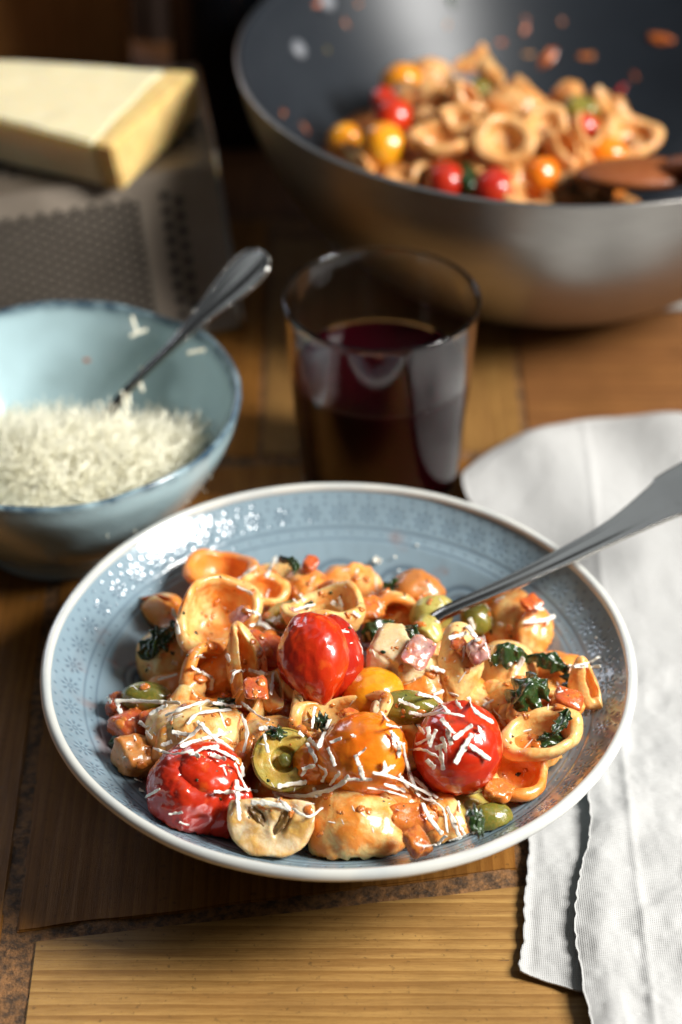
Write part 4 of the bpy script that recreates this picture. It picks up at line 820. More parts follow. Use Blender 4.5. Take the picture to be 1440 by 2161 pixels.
# spoon
sroot = empty('spoon', 'silver spoon with beaded handle edge standing in the grated parmesan', 'spoon')
zA = .046; a0 = at(205, 915, .046); a1 = at(262, 832, .058); e = at(560, 535, .102)
ctl = [np.r_[a0, 7.], np.r_[a1, 3.6], np.r_[a1 + (e - a1) * .30, 4.4], np.r_[a1 + (e - a1) * .55, 9.5], np.r_[a1 + (e - a1) * .80, 17.0], np.r_[a1 + (e - a1) * .94, 16.], np.r_[e, 4.5]]
sp = smoothpath(ctl, 100); vv_ = e - CAM; vv_ /= np.linalg.norm(vv_); lv_ = np.array([-.15, .85, 1.4]) - e; lv_ /= np.linalg.norm(lv_); spup = lv_ - vv_; spup /= np.linalg.norm(spup)
V, F = sweep(sp[:, :3], sp[:, 3] / 1000, [(x, y * 1.5) for x, y in hp], spup); mk('handle', V, F, M['steel'], sroot)
tt = np.gradient(sp[:, :3], axis=0); tt /= np.linalg.norm(tt, axis=1)[:, None]; sd = np.cross(tt, spup); sd /= np.linalg.norm(sd, axis=1)[:, None]
for i in range(40, 97, 9):
    for s_ in (-1, 1):
        V, F = blob_mesh(.0008, (1, 1, .8), .0, 1, 1, 10, 8); o = mk('bead', V, F, M['steel'], sroot); o.location = sp[i, :3] + sd[i] * s_ * sp[i, 3] / 2000 * .93 + spup * .0009
V, F = sphere(40, 24); V = V * np.array([.021, .0145, .0055]); V[:, 2] = np.where(V[:, 2] > 0, -V[:, 2] * .85 - .0006, V[:, 2])
o = mk('spoon_bowl', V, F, M['steel'], sroot); dv = Vector(a0 - a1).normalized(); Mx = frame(a0 + (a0 - a1) * .35 + np.array([0, 0, .000]), cdir(.1, .8, .3), 2.2); o.matrix_local = Mx
for i, (px, py, z, ang) in enumerate([(283, 685, .072, 1.9), (290, 703, .070, .4), (412, 742, .068, .2), (296, 800, .060, 1.6), (272, 830, .058, 1.5), (262, 850, .056, 1.9), (250, 900, .053, .2), (262, 940, .052, 1.5)]):
    c = at(px, py, z); t = np.linspace(-.5, .5, 14)[:, None] * (.008 if i < 3 else .011); dr = math.cos(ang) * cr + math.sin(ang) * cu
    V, F = sweep(c + t * dr + (t ** 2) * 30 * cr, np.full(14, .0015), [(-1, .0002), (1, .0002), (1, -.0002), (-1, -.0002)], -cf); V = V - c
    o = mk('parmesan_shaving', V, F, M['grated']); o.location = c
    tag(o, ('upper pale strand on the back rim of the teal bowl', 'lower pale strand on the back rim of the teal bowl', 'crumb of parmesan on the right rim of the teal bowl', 'topmost strand hanging from the spoon neck', 'second strand down on the spoon neck', 'third strand down on the spoon neck', 'strand lying across the foot of the spoon', 'lowest strand standing at the foot of the spoon')[i], 'cheese shaving', 'strands on the teal bowl rim' if i < 3 else 'strands on the spoon')
V, F = blob_mesh(.0017, (1, .6, .5), .2, 2, 3, 16, 10); o = mk('sauce_drop', V, F, M['sauce']); o.location = at(184, 755, .052) + np.array([0, -.002, 0]); o.color = (.3, .5, .5, 1); tag(o, 'red sauce drip on the inner back wall of the teal bowl', 'sauce drop')

# ------------------------------------------------------------------ wine tumbler
GP = at(806, 628, .0985); GX, GY = GP[0], GP[1]
groot = empty('wine_tumbler', 'clear tapered glass tumbler half full of dark red wine', 'glass', Matrix.Translation((GX, GY, 0.0004)))
Hh = .0985; wl = .062
def ro(z): return .0345 + (.0425 - .0345) * (max(z, 0) / Hh) ** .9
zz = np.linspace(.005, Hh - .001, 26); oz = [(ro(z), z) for z in zz]; iz = [(ro(z) - .0016, z) for z in np.linspace(Hh - .001, .012, 26)]
prof = [(.0001, .0006), (.028, .0006), (.0325, .0012), (.0342, .003)] + oz + [(.04235, Hh - .0002), (.0417, Hh + .0002), (.0410, Hh - .0002)] + [q_ for q_ in iz if q_[1] > wl - .001]
V, F = lathe(prof, 128); to = mk('tumbler', V, F, M['glass'], groot)

wp = [(.0001, .00655), (.0270, .00695), (.03105, .00845)] + [(ro(z) - .00155, z) for z in np.linspace(.012, wl, 20)] + [(ro(wl) - .0024, wl - .0003), (.030, wl - .0005), (.0001, wl - .0005)]
V, F = lathe(wp, 128); mk('wine', V, F, M['wine'], groot)

# ------------------------------------------------------------------ linen napkin
def cloth(name, outline_l, outline_r, y0, y1, nx, ny, zf, label, parent=None, thick=.0009, edgebump=True, top=None):
    """sheet between a left and a right boundary x(y); zf(x, y, s) gives its height"""
    ys = np.linspace(y0, y1, ny); L = np.interp(ys, *zip(*outline_l)); R_ = np.interp(ys, *zip(*outline_r)); s = np.linspace(0, 1, nx) ** 1.0
    X = L[:, None] + (R_ - L)[:, None] * s; Y = np.tile(ys[:, None], (1, nx))
    if top is not None:
        tf = np.linspace(0, 1, ny)[:, None]
        for _ in range(12): Y = y0 + tf * (np.interp(X, top[:, 0], top[:, 1]) - y0); Lx = np.interp(Y, *zip(*outline_l)); X = Lx + (.34 - Lx) * s
    P = np.c_[X.ravel(), Y.ravel(), 0 * X.ravel()]
    if edgebump: P[:, 0] += (1 - np.tile(s, ny)) ** 8 * vnoise(np.c_[P[:, 1], P[:, 1] * 0, P[:, 1] * 0], 400, 3) * .0005
    Z = zf(P[:, 0], P[:, 1], np.tile(s, ny)); P[:, 2] = Z
    e = np.zeros((ny, nx), bool); e[0] = e[-1] = True; e[:, 0] = e[:, -1] = True
    Bt = P.copy(); Bt[:, 2] -= thick
    F1 = gridF(ny, nx)[:, ::-1]; F2 = gridF(ny, nx, off=nx * ny)
    b = list(range(nx)) + [i * nx + nx - 1 for i in range(1, ny)] + [(ny - 1) * nx + j for j in range(nx - 2, -1, -1)] + [i * nx for i in range(ny - 2, 0, -1)]
    F3 = [(b[k], b[(k + 1) % len(b)], b[(k + 1) % len(b)] + nx * ny, b[k] + nx * ny) for k in range(len(b))]
    o = mk(name, np.vstack([P, Bt]), list(map(tuple, F1)) + list(map(tuple, F2)) + F3, M['linen'], parent)
    uv = o.data.uv_layers.new(name='UVMap'); vi = np.empty(len(o.data.loops), int); o.data.loops.foreach_get('vertex_index', vi); VV = np.vstack([P, Bt])
    uv.data.foreach_set('uv', VV[vi][:, :2].ravel()); return o
nroot = empty('napkin', 'folded grey-white linen napkin lying under the right side of the plate', 'napkin')
def platebot(x, y):
    r = np.hypot(x, y); return np.interp(r, [0, .046, .047, .052, .065, .080, .095, .104, .1085, .12], [.0006, .0006, .0036, .0066, .0136, .0240, .035, .043, .047, 1])
def wr(x, y, a=1.):
    P = np.c_[x, y, 0 * x]; w = vnoise(P * [1, .55, 1], 48, 31); w2 = vnoise(np.c_[x + .006 * w, y * .8, 0 * x], 105, 37)
    return a * (.0010 * np.exp(-(w / .30) ** 2) + .0013 * w2 + .0007 * vnoise(P * [1, .35, 1], 150, 44) + .0004 * np.exp(-(w2 / .25) ** 2) + .0003 * fbm(P, 260, 4, 2))
def z_low(x, y, s):
    z = .0016 + wr(x, y, .9) + .0012 * np.exp(-(s / .03) ** 2)
    return np.clip(z, .0012, np.maximum(platebot(x, y) - .0003, .0012))
def z_up(x, y, s):
    z = .0050 + 1.15 * wr(x + .2, y, 1.) * (1 - .75 * np.clip((y + .01) / .09, 0, 1)) + .0018 * np.exp(-((s - .03) / .035) ** 2)
    z += .0022 * np.exp(-(((x - (.1085 + (y + .05) * .02)) / .0016)) ** 2) * .35
    far = np.clip((y - .10) / .10, 0, 1); z += far * .010 * (np.sin(np.clip((y - .10) / .155, 0, 1) * np.pi) ** .8) * (.5 + .5 * np.clip(s * 2.2, 0, 1)) + far * .004 * np.sin(x * 90 + y * 30)
    edge_ = np.interp(x, topc[:, 0], topc[:, 1]) - y; z = .006 + (z - .006) * np.clip(edge_ / .012, 0, 1) ** .5
    return np.clip(z, .0030, np.maximum(platebot(x, y) - .0003, .0035))
def pt(px, py, z=.004): q = at(px, py, z); return (q[1], q[0])
lowL = sorted([pt(1240, 2200, .0015), pt(1218, 2098, .0015), pt(1180, 2082, .0015), pt(1095, 2058, .0015), pt(1092, 2040, .0015), pt(1106, 1985, .0015), pt(1104, 1920, .0015), pt(1112, 1850, .0015), pt(1116, 1760, .0015), (.05, .082), (.12, .09)])
lowR = [(-.3, .30), (.25, .30)]
cloth('lower_layer', lowL, [(-.3, .135), (.12, .135)], at(1180, 2092, .0015)[1], .10, 90, 260, z_low, None, nroot)
upL = sorted([pt(1262, 2300), pt(1244, 2161), pt(1228, 2080), pt(1215, 2000), pt(1212, 1920), pt(1226, 1840), pt(1246, 1760), (.00, .0955), (.05, .093), (.09, .082), (.13, .066), (.165, .0560), (.24, .0545)])
topc = smoothpath([at(*q, .006)[:2] for q in ((900, 1062), (952, 1028), (985, 990), (1040, 950), (1120, 914), (1200, 891), (1270, 882), (1350, 880), (1440, 879), (1700, 884))], 80); topc = topc[np.argsort(topc[:, 0])]
cloth('upper_layer', upL, [(-.3, .34), (.4, .34)], -.20, .25, 300, 460, z_up, None, nroot, top=topc)

# ------------------------------------------------------------------ wok with pasta
WC = np.array([.1050, .3765, .004]); WS = 1.04
wroot = empty('wok', 'large steel wok with dark non-stick inside holding more pasta', 'wok', Matrix.Translation(WC))
wi = smoothpath([(.0001, .003), (.04, .0065), (.07, .0200), (.10, .0450), (.12, .0690), (.135, .0910), (.1445, .1090), (.1470, .1150)], 80)
def wz(r): return np.interp(r, wi[:, 0], wi[:, 1])
wi[:, 0] *= WS; V, F = lathe(np.vstack([wi, [(.1474 * WS, .1162), (.1486 * WS, .1166)]]), 180); mk('inner_coating', V, F, M['nonstick'], wroot)
wo = smoothpath([(.1487, .1167), (.1502, .1162), (.1500, .1145), (.1485, .1080), (.1440, .0900), (.133, .0640), (.116, .0400), (.094, .0180), (.070, .0050), (.058, .0), (.0001, .0)], 80)
wo[:, 0] *= WS; V, F = lathe(wo, 180); mk('outer_body', V, F, M['brushed'], wroot)
for (px, py) in ((630, 108), (690, 8)):
    # rivets sit on the inner wall
    d = ray(px, py); 
    for t in np.linspace(.8, 1.6, 1600):
        p = CAM + d * t - WC; r_ = math.hypot(p[0], p[1])
        if r_ < .152 and p[2] < wz(r_): break
    k_ = min(1, .151 / r_); V, F = blob_mesh(.0052, (1, 1, .45), 0, 1, 1, 24, 14); o = mk('rivet', V, F, plain('rivet_metal', (.20, .21, .23), .5), wroot)
    n_ = np.array([-p[0], -p[1], r_ * .8]); o.matrix_local = frame((p[0] * k_, p[1] * k_, wz(r_ * k_) + .001), n_)
FC = np.array([.072, .384])
def zw(x, y):
    dx, dy = x - FC[0], y - FC[1]; r_ = math.hypot(x - WC[0], y - WC[1]); return max(WC[2] + wz(min(r_, .146)) + .008, .094 - .018 * ((dx / .085) ** 2 + (dy / .075) ** 2)) 
def onw(px, py, lift=0.):
    z = .05
    for _ in range(14): p = at(px, py, z); z = .5 * z + .5 * (zw(p[0], p[1]) + lift)
    return at(px, py, z)
PXW = 4420.
def wsh(px, py, w, n, roll, label, lift=0., seed=1, **k):
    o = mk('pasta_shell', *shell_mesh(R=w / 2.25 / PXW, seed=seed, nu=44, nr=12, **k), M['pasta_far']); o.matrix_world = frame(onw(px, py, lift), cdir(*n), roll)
    o.color = (random.uniform(.25, .6), random.random(), 0, 1); return tag(o, label, 'pasta', 'pasta shells in the wok')
wsh(1062, 300, 128, (.0, .25, .95), 0, 'round pasta ring with an open dark centre, in the middle of the wok heap', .010, 1, Phi=62, thick=.0068, thin=.003)
wsh(925, 308, 140, (.05, .75, .6), 0, 'wide oval open pasta shell left of the round ring in the wok', .006, 2, ell=.8, thick=.006, thin=.003, Phi=64)
wsh(1148, 275, 112, (.2, .4, .8), 0, 'pasta ring holding dark filling, right of the round ring in the wok', .005, 3, thick=.006, thin=.003, Phi=64)
wsh(1330, 298, 130, (.1, .5, .8), 0, 'pasta ring at the far right of the wok heap above the spoon', .004, 4, thick=.006, thin=.003, Phi=64)
wsh(1092, 208, 140, (-.1, -.6, -.7), 0, 'big pale pasta dome at the top of the wok heap', .006, 5)
wsh(965, 265, 90, (.1, .7, .6), 0, 'pasta rim behind the oval shell in the wok', .004, 6)
wsh(925, 200, 100, (-.3, -.3, -.8), 0, 'pasta dome at the upper left of the wok heap', .005, 7, ell=.7)
wsh(975, 215, 96, (.5, .3, .6), 1, 'tilted pasta shell with a red edge at the upper left of the wok heap', .006, 8, fold=.6)
wsh(1030, 158, 90, (.5, .5, .4), .6, 'folded pasta shell on the crest of the wok heap', .003, 9, fold=.9)
wsh(1000, 135, 80, (-.4, .6, .4), 2, 'curled pasta strip on the crest of the wok heap', .002, 10, fold=1.1)
wsh(905, 145, 110, (0, -.6, -.6), 0, 'orange pasta dome at the back left of the wok heap', .002, 11)
wsh(1205, 190, 110, (-.2, -.7, -.3), 0, 'golden pasta shell at the back right of the wok heap', .002, 12, fold=.5)
wsh(1265, 225, 100, (.6, .2, .5), 1.2, 'upright pasta rim at the back right of the wok heap', .002, 13, fold=.7)
wsh(1308, 245, 70, (.7, .3, .4), 1.2, 'small pasta curl right of the upright rim', .001, 14, fold=.8)
wsh(1180, 330, 110, (.2, .6, .6), .5, 'pasta shell right of centre with red sauce', .005, 15, fold=.5)
wsh(1215, 365, 90, (-.2, -.5, -.8), 0, 'pasta dome near the spoon in the wok', .004, 16)
wsh(1090, 375, 120, (-.3, -.4, -.8), 0, 'pasta dome below the round ring in the wok', .003, 17)
wsh(1190, 405, 110, (.3, -.3, -.8), 0, 'pasta dome at the front rim of the wok', .001, 18)
wsh(1000, 362, 90, (.1, -.5, -.8), .4, 'pasta piece between the two front red tomatoes in the wok', .000, 19)
wsh(860, 365, 90, (-.2, -.3, -.9), .4, 'pasta dome at the front left of the wok heap', -.002, 20)
wsh(765, 345, 120, (-.3, .4, .4), .4, 'yellow pasta curl at the left edge of the wok heap', -.001, 21, fold=.8)
wsh(1320, 432, 70, (0, -.5, -.8), 0, 'pasta piece peeking over the wok rim below the spoon', -.012, 22)
wsh(1245, 420, 70, (.3, -.2, -.8), 0, 'small pasta edge over the wok rim left of the spoon', .000, 23)
wsh(1230, 290, 100, (.3, .5, .5), 0, 'pasta shell left of the far right ring', .002, 24, fold=.4)
wsh(940, 400, 80, (0, -.5, -.8), 0, 'pasta piece at the front rim between the tomatoes', -.004, 25)
wsh(850, 398, 100, (-.1, -.5, -.8), .4, 'pasta dome close to the front left rim of the wok', -.002, 26)
wsh(1000, 430, 100, (.1, -.4, -.8), 1.4, 'pasta piece on the rim below the dark leaf in the wok', -.004, 27)
wsh(1105, 428, 110, (.2, .3, .6), 1.4, 'curled pasta on the rim right of the dark red tomato in the wok', -.002, 28, fold=.5)
wsh(1190, 440, 110, (.2, -.5, -.6), .4, 'pasta dome cut off by the front rim of the wok', -.006, 29)
wpts = sorted((random.uniform(760, 1290), random.uniform(170, 430)) for _ in range(20))
for i in range(20):
    px, py = wpts[i]
    o = wsh(px, py, 92, (random.uniform(-.7, .7), random.uniform(-.6, .6), random.uniform(-1, 1)), random.uniform(0, 3), 'half-buried pasta shell in the wok, ' + ORD[i] + ' from the left of the buried ones', -.005, 60 + i, fold=random.choice([0, .5, .9])); o['group'] = 'pasta shells buried in the wok'
def wtom(px, py, R, el, m, label, lift, seed, n=(.2, .8, .4)):
    o = mk('cherry_tomato', *tomato_mesh(R, el, (), .7, seed, 48, 30), M[m]); o.matrix_world = frame(onw(px, py, lift), cdir(*n), 0); return tag(o, label, 'tomato', 'cherry tomatoes in the wok')
wtom(808, 310, .0115, 1.05, 'tomato_yellow', 'bright orange-yellow tomato at the left of the wok heap', .006, 3)
wtom(830, 248, .0100, 1., 'tomato_red', 'red tomato behind the orange-yellow one in the wok', .004, 5, (.9, .2, .3))
wtom(1042, 402, .0112, 1.0, 'tomato_dark', 'glossy dark red tomato at the front rim of the wok', .001, 7)
wtom(940, 385, .0100, 1., 'tomato_dark', 'red tomato at the front rim, left of the dark leaf in the wok', .001, 9, (.9, .2, .3))
wtom(1140, 375, .0095, 1.1, 'tomato_orange', 'orange-red tomato right of the dark red one in the wok', .004, 11)
wtom(728, 295, .0085, 1.1, 'tomato_yellow', 'small golden tomato at the far left of the wok heap', -.002, 13, (.9, .2, .3))
wtom(845, 170, .0090, 1.2, 'tomato_yellow', 'golden tomato piece at the back left of the wok heap', .000, 15, (.9, .2, .3))
wtom(1278, 330, .0095, 1.2, 'tomato_orange', 'red tomato under the far right pasta ring in the wok', -.002, 17, (.9, .2, .3))
wtom(1228, 268, .0070, 1.2, 'tomato_dark', 'small red tomato between the upper right shells in the wok', .003, 19, (.9, .2, .3))
def wblob(px, py, R, m, nm, label, cat, lift, sq=(1, .8, .7), sauce=.4):
    o = mk(nm, *blob_mesh(R, sq, .18, 1.6, int(px), 26, 16), M[m]); o.matrix_world = frame(onw(px, py, lift), cdir(0, .6, .6), px); o.color = (sauce, .3, .3, 1); return tag(o, label, cat, 'vegetable pieces in the wok')
wblob(812, 208, .0075, 'tomato_dark', 'onion_piece', 'glossy dark purple onion at the left of the wok heap', 'onion', .006)
wblob(985, 372, .0080, 'leaf', 'spinach_leaf', 'dark leaf between the front tomatoes in the wok', 'leaf', .004, (1.2, .7, .5))
wblob(1152, 292, .0070, 'mushroom_skin', 'mushroom', 'dark mushroom inside the right pasta ring in the wok', 'mushroom', .005)
wblob(1225, 232, .0090, 'olive', 'green_olive', 'dark olive at the upper right of the wok heap', 'olive', .003)
wblob(895, 250, .0080, 'mushroom_skin', 'mushroom', 'brown mushroom between the red tomato and the tilted shell in the wok', 'mushroom', .002)
wblob(860, 200, .0090, 'mushroom_skin', 'mushroom', 'brown mushroom at the back left of the wok heap', 'mushroom', .004)
wblob(1340, 310, .0070, 'mushroom_skin', 'mushroom', 'dark mushroom inside the far right ring in the wok', 'mushroom', .003)
wblob(1190, 385, .0080, 'mushroom_skin', 'mushroom', 'brownish mushroom near the front rim of the wok', 'mushroom', .005, sauce=.2)
wblob(920, 350, .0070, 'sauce', 'sauce_lump', 'dark sauce lump under the oval shell in the wok', 'sauce', .001)
wblob(1010, 190, .0070, 'olive', 'green_olive', 'olive piece below the crest of the wok heap', 'olive', .004)
gx = np.linspace(0, 6.283, 80, endpoint=False); q = np.linspace(.001, 1, 30); Gx = np.outer(np.cos(gx), q) * .080 + FC[0]; Gy = np.outer(np.sin(gx), q) * .078 + FC[1]
Gz = np.array([[max(.076 - .018 * (((x - FC[0]) / .085) ** 2 + ((y - FC[1]) / .075) ** 2), WC[2] + wz(min(.146, math.hypot(x - WC[0], y - WC[1]))) - .002) for x, y in zip(a_, b_)] for a_, b_ in zip(Gx, Gy)])
P = np.stack([Gx, Gy, Gz], -1).reshape(-1, 3); P[:, 2] += .002 * fbm(P, 90, 3)
o = mk('wok_sauce', P, gridF(80, 30, wu=True), M['sauce']); tag(o, 'dark tomato sauce under the pasta in the wok', 'sauce', kind='stuff')
WB, _ = bvh_of([bpy.data.objects['inner_coating']]) if False else (None, None)
def wallhit(px, py):
    d = ray(px, py)
    for t in np.linspace(.85, 1.7, 3000):
        p = CAM + d * t - WC; r_ = math.hypot(p[0], p[1])
        if r_ < .152 and p[2] <= wz(r_): return p + WC
    return None
for i, (px, py, s, m) in enumerate(sorted([(598, 238, 16, 'sauce'), (642, 268, 14, 'sauce'), (670, 10, 14, 'sauce'), (757, 8, 12, 'chunk'), (1058, 90, 14, 'chunk'), (1108, 62, 12, 'chunk'), (1110, 40, 10, 'chunk'), (1158, 122, 22, 'sauce'), (1238, 118, 17, 'sauce'), (1115, 115, 11, 'mushroom_skin'), (1392, 82, 24, 'sauce'), (690, 105, 9, 'olive'), (945, 50, 10, 'mushroom_skin'), (1310, 190, 22, 'tomato_dark'), (950, 2, 14, 'leaf'), (728, 48, 9, 'sauce'), (1185, 45, 10, 'chunk'), (1340, 160, 10, 'sauce')])):
    p = wallhit(px, py)
    if p is None: continue
    v = np.array([WC[0] - p[0], WC[1] - p[1], .12]); o = mk('food_scrap', *blob_mesh(s / PXW * (.45 + .35 * ((i * 7) % 5) / 4), (.7, 1.6, .35), .5, 2, i, 24, 14), M[m]); o.matrix_world = frame(p, v, i); o.color = (.5, .3, .3, 1)
    tag(o, 'food scrap on the wok\'s inner wall, ' + ORD[i] + ' from the left', 'food scrap', 'food scraps on the inner wall of the wok')
# wooden spoon in the wok
woodr = empty('wooden_spoon', 'sauce-stained wooden spoon lying in the right of the wok', 'wooden spoon')
M['spoonwood'] = food_mat('stained_spoon_wood', (.17, .055, .018), (.12, .035, .012), (.24, .05, .010), sss=0, rough=.45, coat=.2, fleck=False)
b0 = at(1290, 375, .085); b1 = at(1420, 356, .098); b2 = at(1700, 318, .128)
circ = [(math.cos(a), math.sin(a) * .0055) for a in np.linspace(0, 2 * np.pi, 14, endpoint=False)]
V, F = sweep(np.linspace(b1, b2, 30), np.full(30, .0125), circ); mk('handle', V, F, M['spoonwood'], woodr)
V, F = sphere(36, 20); V = V * np.array([.030, .021, .0065]); o = mk('spoon_head', V, F, M['spoonwood'], woodr); o.matrix_local = frame(b0 + (b1 - b0) * .45, cdir(0, .9, .4), .05)

# pot cloth under the wok
troot = empty('kitchen_towel', 'pale grey cloth folded under the wok', 'cloth')
bx = [at(706, 505, .002), at(735, 470, .002)]
P0 = [(bx[0][0] - .0, bx[0][1] - .012), (.115, .327 - .004), (.33, .300), (.36, .60), (-.02, .56)]
def quadcloth(c00, c10, c11, c01, nx, ny, z, seed):
    u, v = np.meshgrid(np.linspace(0, 1, nx), np.linspace(0, 1, ny), indexing='ij'); c00, c10, c11, c01 = map(np.array, (c00, c10, c11, c01))
    XY = (1 - u)[..., None] * (1 - v)[..., None] * c00 + u[..., None] * (1 - v)[..., None] * c10 + u[..., None] * v[..., None] * c11 + (1 - u)[..., None] * v[..., None] * c01
    P = np.c_[XY.reshape(-1, 2), np.full(nx * ny, z)]; P[:, 2] += .0008 * fbm(P, 60, seed); Q = P.copy(); Q[:, 2] = .0008; 
    b = [i * ny for i in range(nx)] + [(nx - 1) * ny + j for j in range(1, ny)] + [i * ny + ny - 1 for i in range(nx - 2, -1, -1)] + [j for j in range(ny - 2, 0, -1)]
    F = list(map(tuple, gridF(nx, ny))) + list(map(tuple, gridF(nx, ny, off=nx * ny)[:, ::-1])) + [(b[k], b[(k + 1) % len(b)], b[(k + 1) % len(b)] + nx * ny, b[k] + nx * ny) for k in range(len(b))]
    return np.vstack([P, Q]), F
l0 = at(700, 520, .004); V, F = quadcloth((.130, .328), (.34, .322), (.36, .60), (l0[0], l0[1]), 60, 60, .004, 5)
mk('cloth_sheet', V, F, plain('pale_grey_cloth', (.48, .46, .42), .9), troot)

# ------------------------------------------------------------------ grater with cheese wedge
def hexa(name, b, t, m, parent, bev=.0012):
    bm = bmesh.new(); vs = [bm.verts.new(p) for p in list(b) + list(t)]
    for f in ((0, 1, 2, 3), (4, 5, 6, 7), (0, 1, 5, 4), (1, 2, 6, 5), (2, 3, 7, 6), (3, 0, 4, 7)): bm.faces.new([vs[i] for i in f])
    bmesh.ops.recalc_face_normals(bm, faces=bm.faces); bmesh.ops.bevel(bm, geom=list(bm.edges), offset=bev, segments=3, affect='EDGES')
    me = bpy.data.meshes.new(name); bm.to_mesh(me); bm.free(); me.materials.append(m); o = bpy.data.objects.new(name, me); COL.objects.link(o); o.parent = parent; return o
gr = empty('box_grater', 'worn steel box grater lying on its side behind the teal bowl', 'grater')
gz = .075
rf = at(458, 342, gz); rb = at(416, 132, gz); lf = rf + (at(0, 415, gz) - rf) * 1.75; lb = rb + (lf - rf) * .92 + np.array([0, .01, 0])
brf = at(512, 692, .001); blf = lf.copy(); blf[1] -= .030; blf[0] -= .01; blf[2] = .001; brb = rb.copy(); brb[2] = .001; brb[0] += .008; blb = lb.copy(); blb[2] = .001
blf = brf + (lf - rf) * 1.0; blf[2] = .001
hexa('body', [blf, brf, brb, blb], [lf, rf, rb, lb], M['grater'], gr)
# punched teeth on the front and top faces: one mesh per face field (past counting at this blur)
def teeth(P00, P10, P11, P01, nu, nv, nrm, r, stagger=True):
    VV, FF = [], []; off = 0; P00, P10, P11, P01 = map(np.array, (P00, P10, P11, P01))
    for i in range(nu):
        for j in range(nv):
            u = (i + .5) / nu; v = (j + .5 + (.5 if stagger and i % 2 else 0)) / (nv + .5)
            c = (1 - u) * (1 - v) * P00 + u * (1 - v) * P10 + u * v * P11 + (1 - u) * v * P01
            V, F = lathe([(r, .0001), (r * .9, .0011), (r * .45, .0013), (r * .40, .0002), (.00001, .0002)], 10); Mx = np.array(frame(c, nrm))
            V = V @ Mx[:3, :3].T + Mx[:3, 3]; VV.append(V); FF += [tuple(k + off for k in f) for f in F]; off += len(V)
    return np.vstack(VV), FF
fn = np.cross(rf - lf, brf - rf); fn = fn / np.linalg.norm(fn); fn = fn if fn[1] < 0 else -fn
def fp(u, v): return (lf + (rf - lf) * u) * (1 - v) + (blf + (brf - blf) * u) * v + fn * .0002
M['teeth'] = metal('dark_teeth_steel', (.045, .04, .036), .3, scl=(1, 1, 1))
V, F = teeth(fp(.02, .12), fp(.78, .12), fp(.78, .95), fp(.02, .95), 34, 15, fn, .0019); o = mk('tooth_field', V, F, M['teeth'], gr); o['kind'] = 'stuff'
V, F = teeth(fp(.83, .10), fp(.90, .10), fp(.90, .95), fp(.83, .95), 2, 9, fn, .0023); o = mk('slot_field', V, F, M['teeth'], gr); o['kind'] = 'stuff'
V, F = teeth(lf * .97 + lb * .03 + [0, .01, .0002], rf * .9 + rb * .1 + [-.008, .004, .0002], rb * .95 + rf * .05 + [-.008, 0, .0002], lb * .95 + lf * .05 + [0, 0, .0002], 26, 10, (0, 0, 1), .0022); o = mk('top_tooth_field', V, F, M['teeth'], gr); o['kind'] = 'stuff'
for p, q in ((rf, brf), (rf, rb)):
    V, F = sweep(np.linspace(p, q, 12), np.full(12, .0026), [(math.cos(a), math.sin(a) * .0013) for a in np.linspace(0, 2 * np.pi, 10, endpoint=False)], (.3, -.5, .8)); mk('edge_wire', V, F, M['steel'], gr)
cw = empty('parmesan_wedge', 'thick wedge of parmesan with its rind end facing right, lying on the grater', 'cheese')
hz = .0275
def ct(px, py): return at(px, py, gz + .0015 + hz)
t0_, t1_, t2_, t3_ = ct(237, 311), ct(412, 150), ct(-190, 112), ct(-170, 205)
b0_, b1_ = at(262, 403, gz + .0015), at(426, 238, gz + .0015); b2_, b3_ = t2_ - [0, 0, hz], t3_ - [0, 0, hz]
M['parm'] = cheese_mat('parmesan_cut', (.92, .82, .56), (.90, .74, .40), .6, .6, .010); M['rind'] = food_mat('parmesan_rind', (.90, .74, .46), (.92, .82, .62), (.72, .38, .12), sss=.3, rough=.5, coat=.1, fleck=False, nscale=55)
def inset(a, b, k): return a + (b - a) * k
k = .10
tb0, tb1 = inset(t0_, t3_, k), inset(t1_, t2_, k); bb0, bb1 = inset(b0_, b3_, k), inset(b1_, b2_, k)
def cheesebox(name, b, t, m, nz=.0006, sub=24):
    o = hexa(name, b, t, m, cw, .0014); bm = bmesh.new(); bm.from_mesh(o.data); bmesh.ops.triangulate(bm, faces=bm.faces); bmesh.ops.subdivide_edges(bm, edges=[e for e in bm.edges if e.calc_length() > .004], cuts=8, use_grid_fill=True); bm.to_mesh(o.data); bm.free()
    n = len(o.data.vertices); v = np.empty(n * 3); o.data.vertices.foreach_get('co', v); v = v.reshape(-1, 3); v += np.c_[fbm(v, 120, 1), fbm(v, 120, 5), fbm(v, 120, 9)] * nz; o.data.vertices.foreach_set('co', v.ravel()); o.data.update(); return o
cheesebox('paste', [b3_, bb0, bb1, b2_], [t3_, tb0, tb1, t2_], M['parm'])
cheesebox('rind', [bb0, b0_, b1_, bb1], [tb0, t0_, t1_, tb1], M['rind'], .0004)

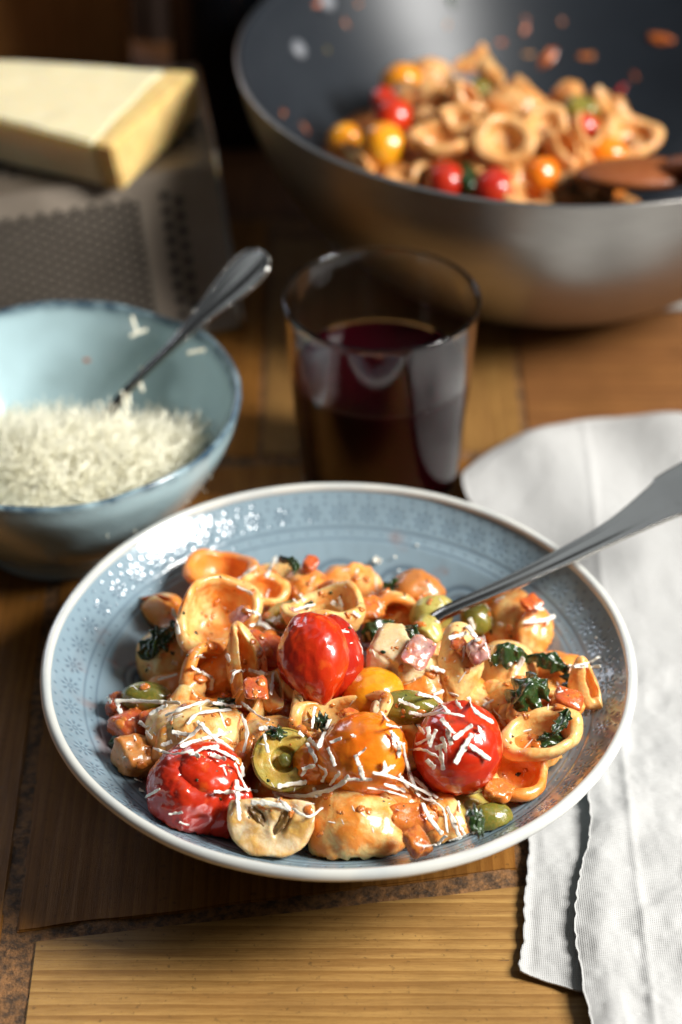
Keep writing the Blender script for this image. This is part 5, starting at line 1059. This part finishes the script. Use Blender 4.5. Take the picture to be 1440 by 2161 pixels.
# ------------------------------------------------------------------ dark things behind
def lathe_obj(name, prof, m, parent, n=72): V, F = lathe(prof, n); return mk(name, V, F, m, parent)
p = at(492, 318, 0); r_ = .038
bt = empty('dark_bottle', 'black glossy bottle standing left of the wok', 'bottle', Matrix.Translation((p[0] + .002, p[1] + r_, 0)))
lathe_obj('body', smoothpath([(.0001, .0005), (r_ - .004, .0005), (r_, .004), (r_, .05), (r_, .14), (.036, .16), (.020, .185), (.015, .20)], 50), M['black'], bt)
lathe_obj('neck', smoothpath([(.015, .20), (.0145, .24), (.016, .245), (.016, .25), (.0001, .25)], 20), M['black'], bt)
p = at(330, 125, 0)
jr = empty('storage_jar', 'dark ribbed jar behind the grater', 'jar', Matrix.Translation((p[0], p[1] + .05, 0)))
V, F = lathe(smoothpath([(.0001, .0005), (.026, .0005), (.028, .004), (.028, .07), (.028, .13), (.022, .14), (.0001, .14)], 60), 96); a = np.arctan2(V[:, 1], V[:, 0]); V[:, :2] *= (1 + .03 * np.sin(14 * a))[:, None]
mk('body', V, F, plain('dark_brown_glass', (.030, .020, .016), .2), jr)
lathe_obj('lid', [(.0001, .158), (.027, .158), (.0295, .155), (.0295, .141), (.0001, .141)], M['brushed'], jr)
p0 = at(-60, 150, 0); p1 = at(276, 160, 0)
wb = empty('wooden_board', 'brown wooden cutting board standing upright behind the cheese', 'cutting board')
hexa('board', [(p0[0] - .15, p0[1] + .02, .001), (p1[0], p1[1], .001), (p1[0], p1[1] + .02, .001), (p0[0] - .15, p0[1] + .04, .001)], [(p0[0] - .15, p0[1] + .04, .26), (p1[0] + .003, p1[1] + .02, .26), (p1[0] + .003, p1[1] + .04, .26), (p0[0] - .15, p0[1] + .06, .26)], wood('board_wood', (.62, .29, .09), (.44, .19, .05), (12, 1, 1)), wb, .004)

# ------------------------------------------------------------------ tidy: roots built in world space move to their base
bpy.context.view_layer.update()
for root in (froot, sroot, nroot, woodr, troot, gr, cw, wb):
    ch = list(root.children); vs = np.vstack([np.array([np.array(c.matrix_local @ Vector(b)) for b in c.bound_box]) for c in ch])
    base = Vector(((vs[:, 0].min() + vs[:, 0].max()) / 2, (vs[:, 1].min() + vs[:, 1].max()) / 2, vs[:, 2].min()))
    root.location = base
    for c in ch: c.matrix_local = Matrix.Translation(-base) @ c.matrix_local
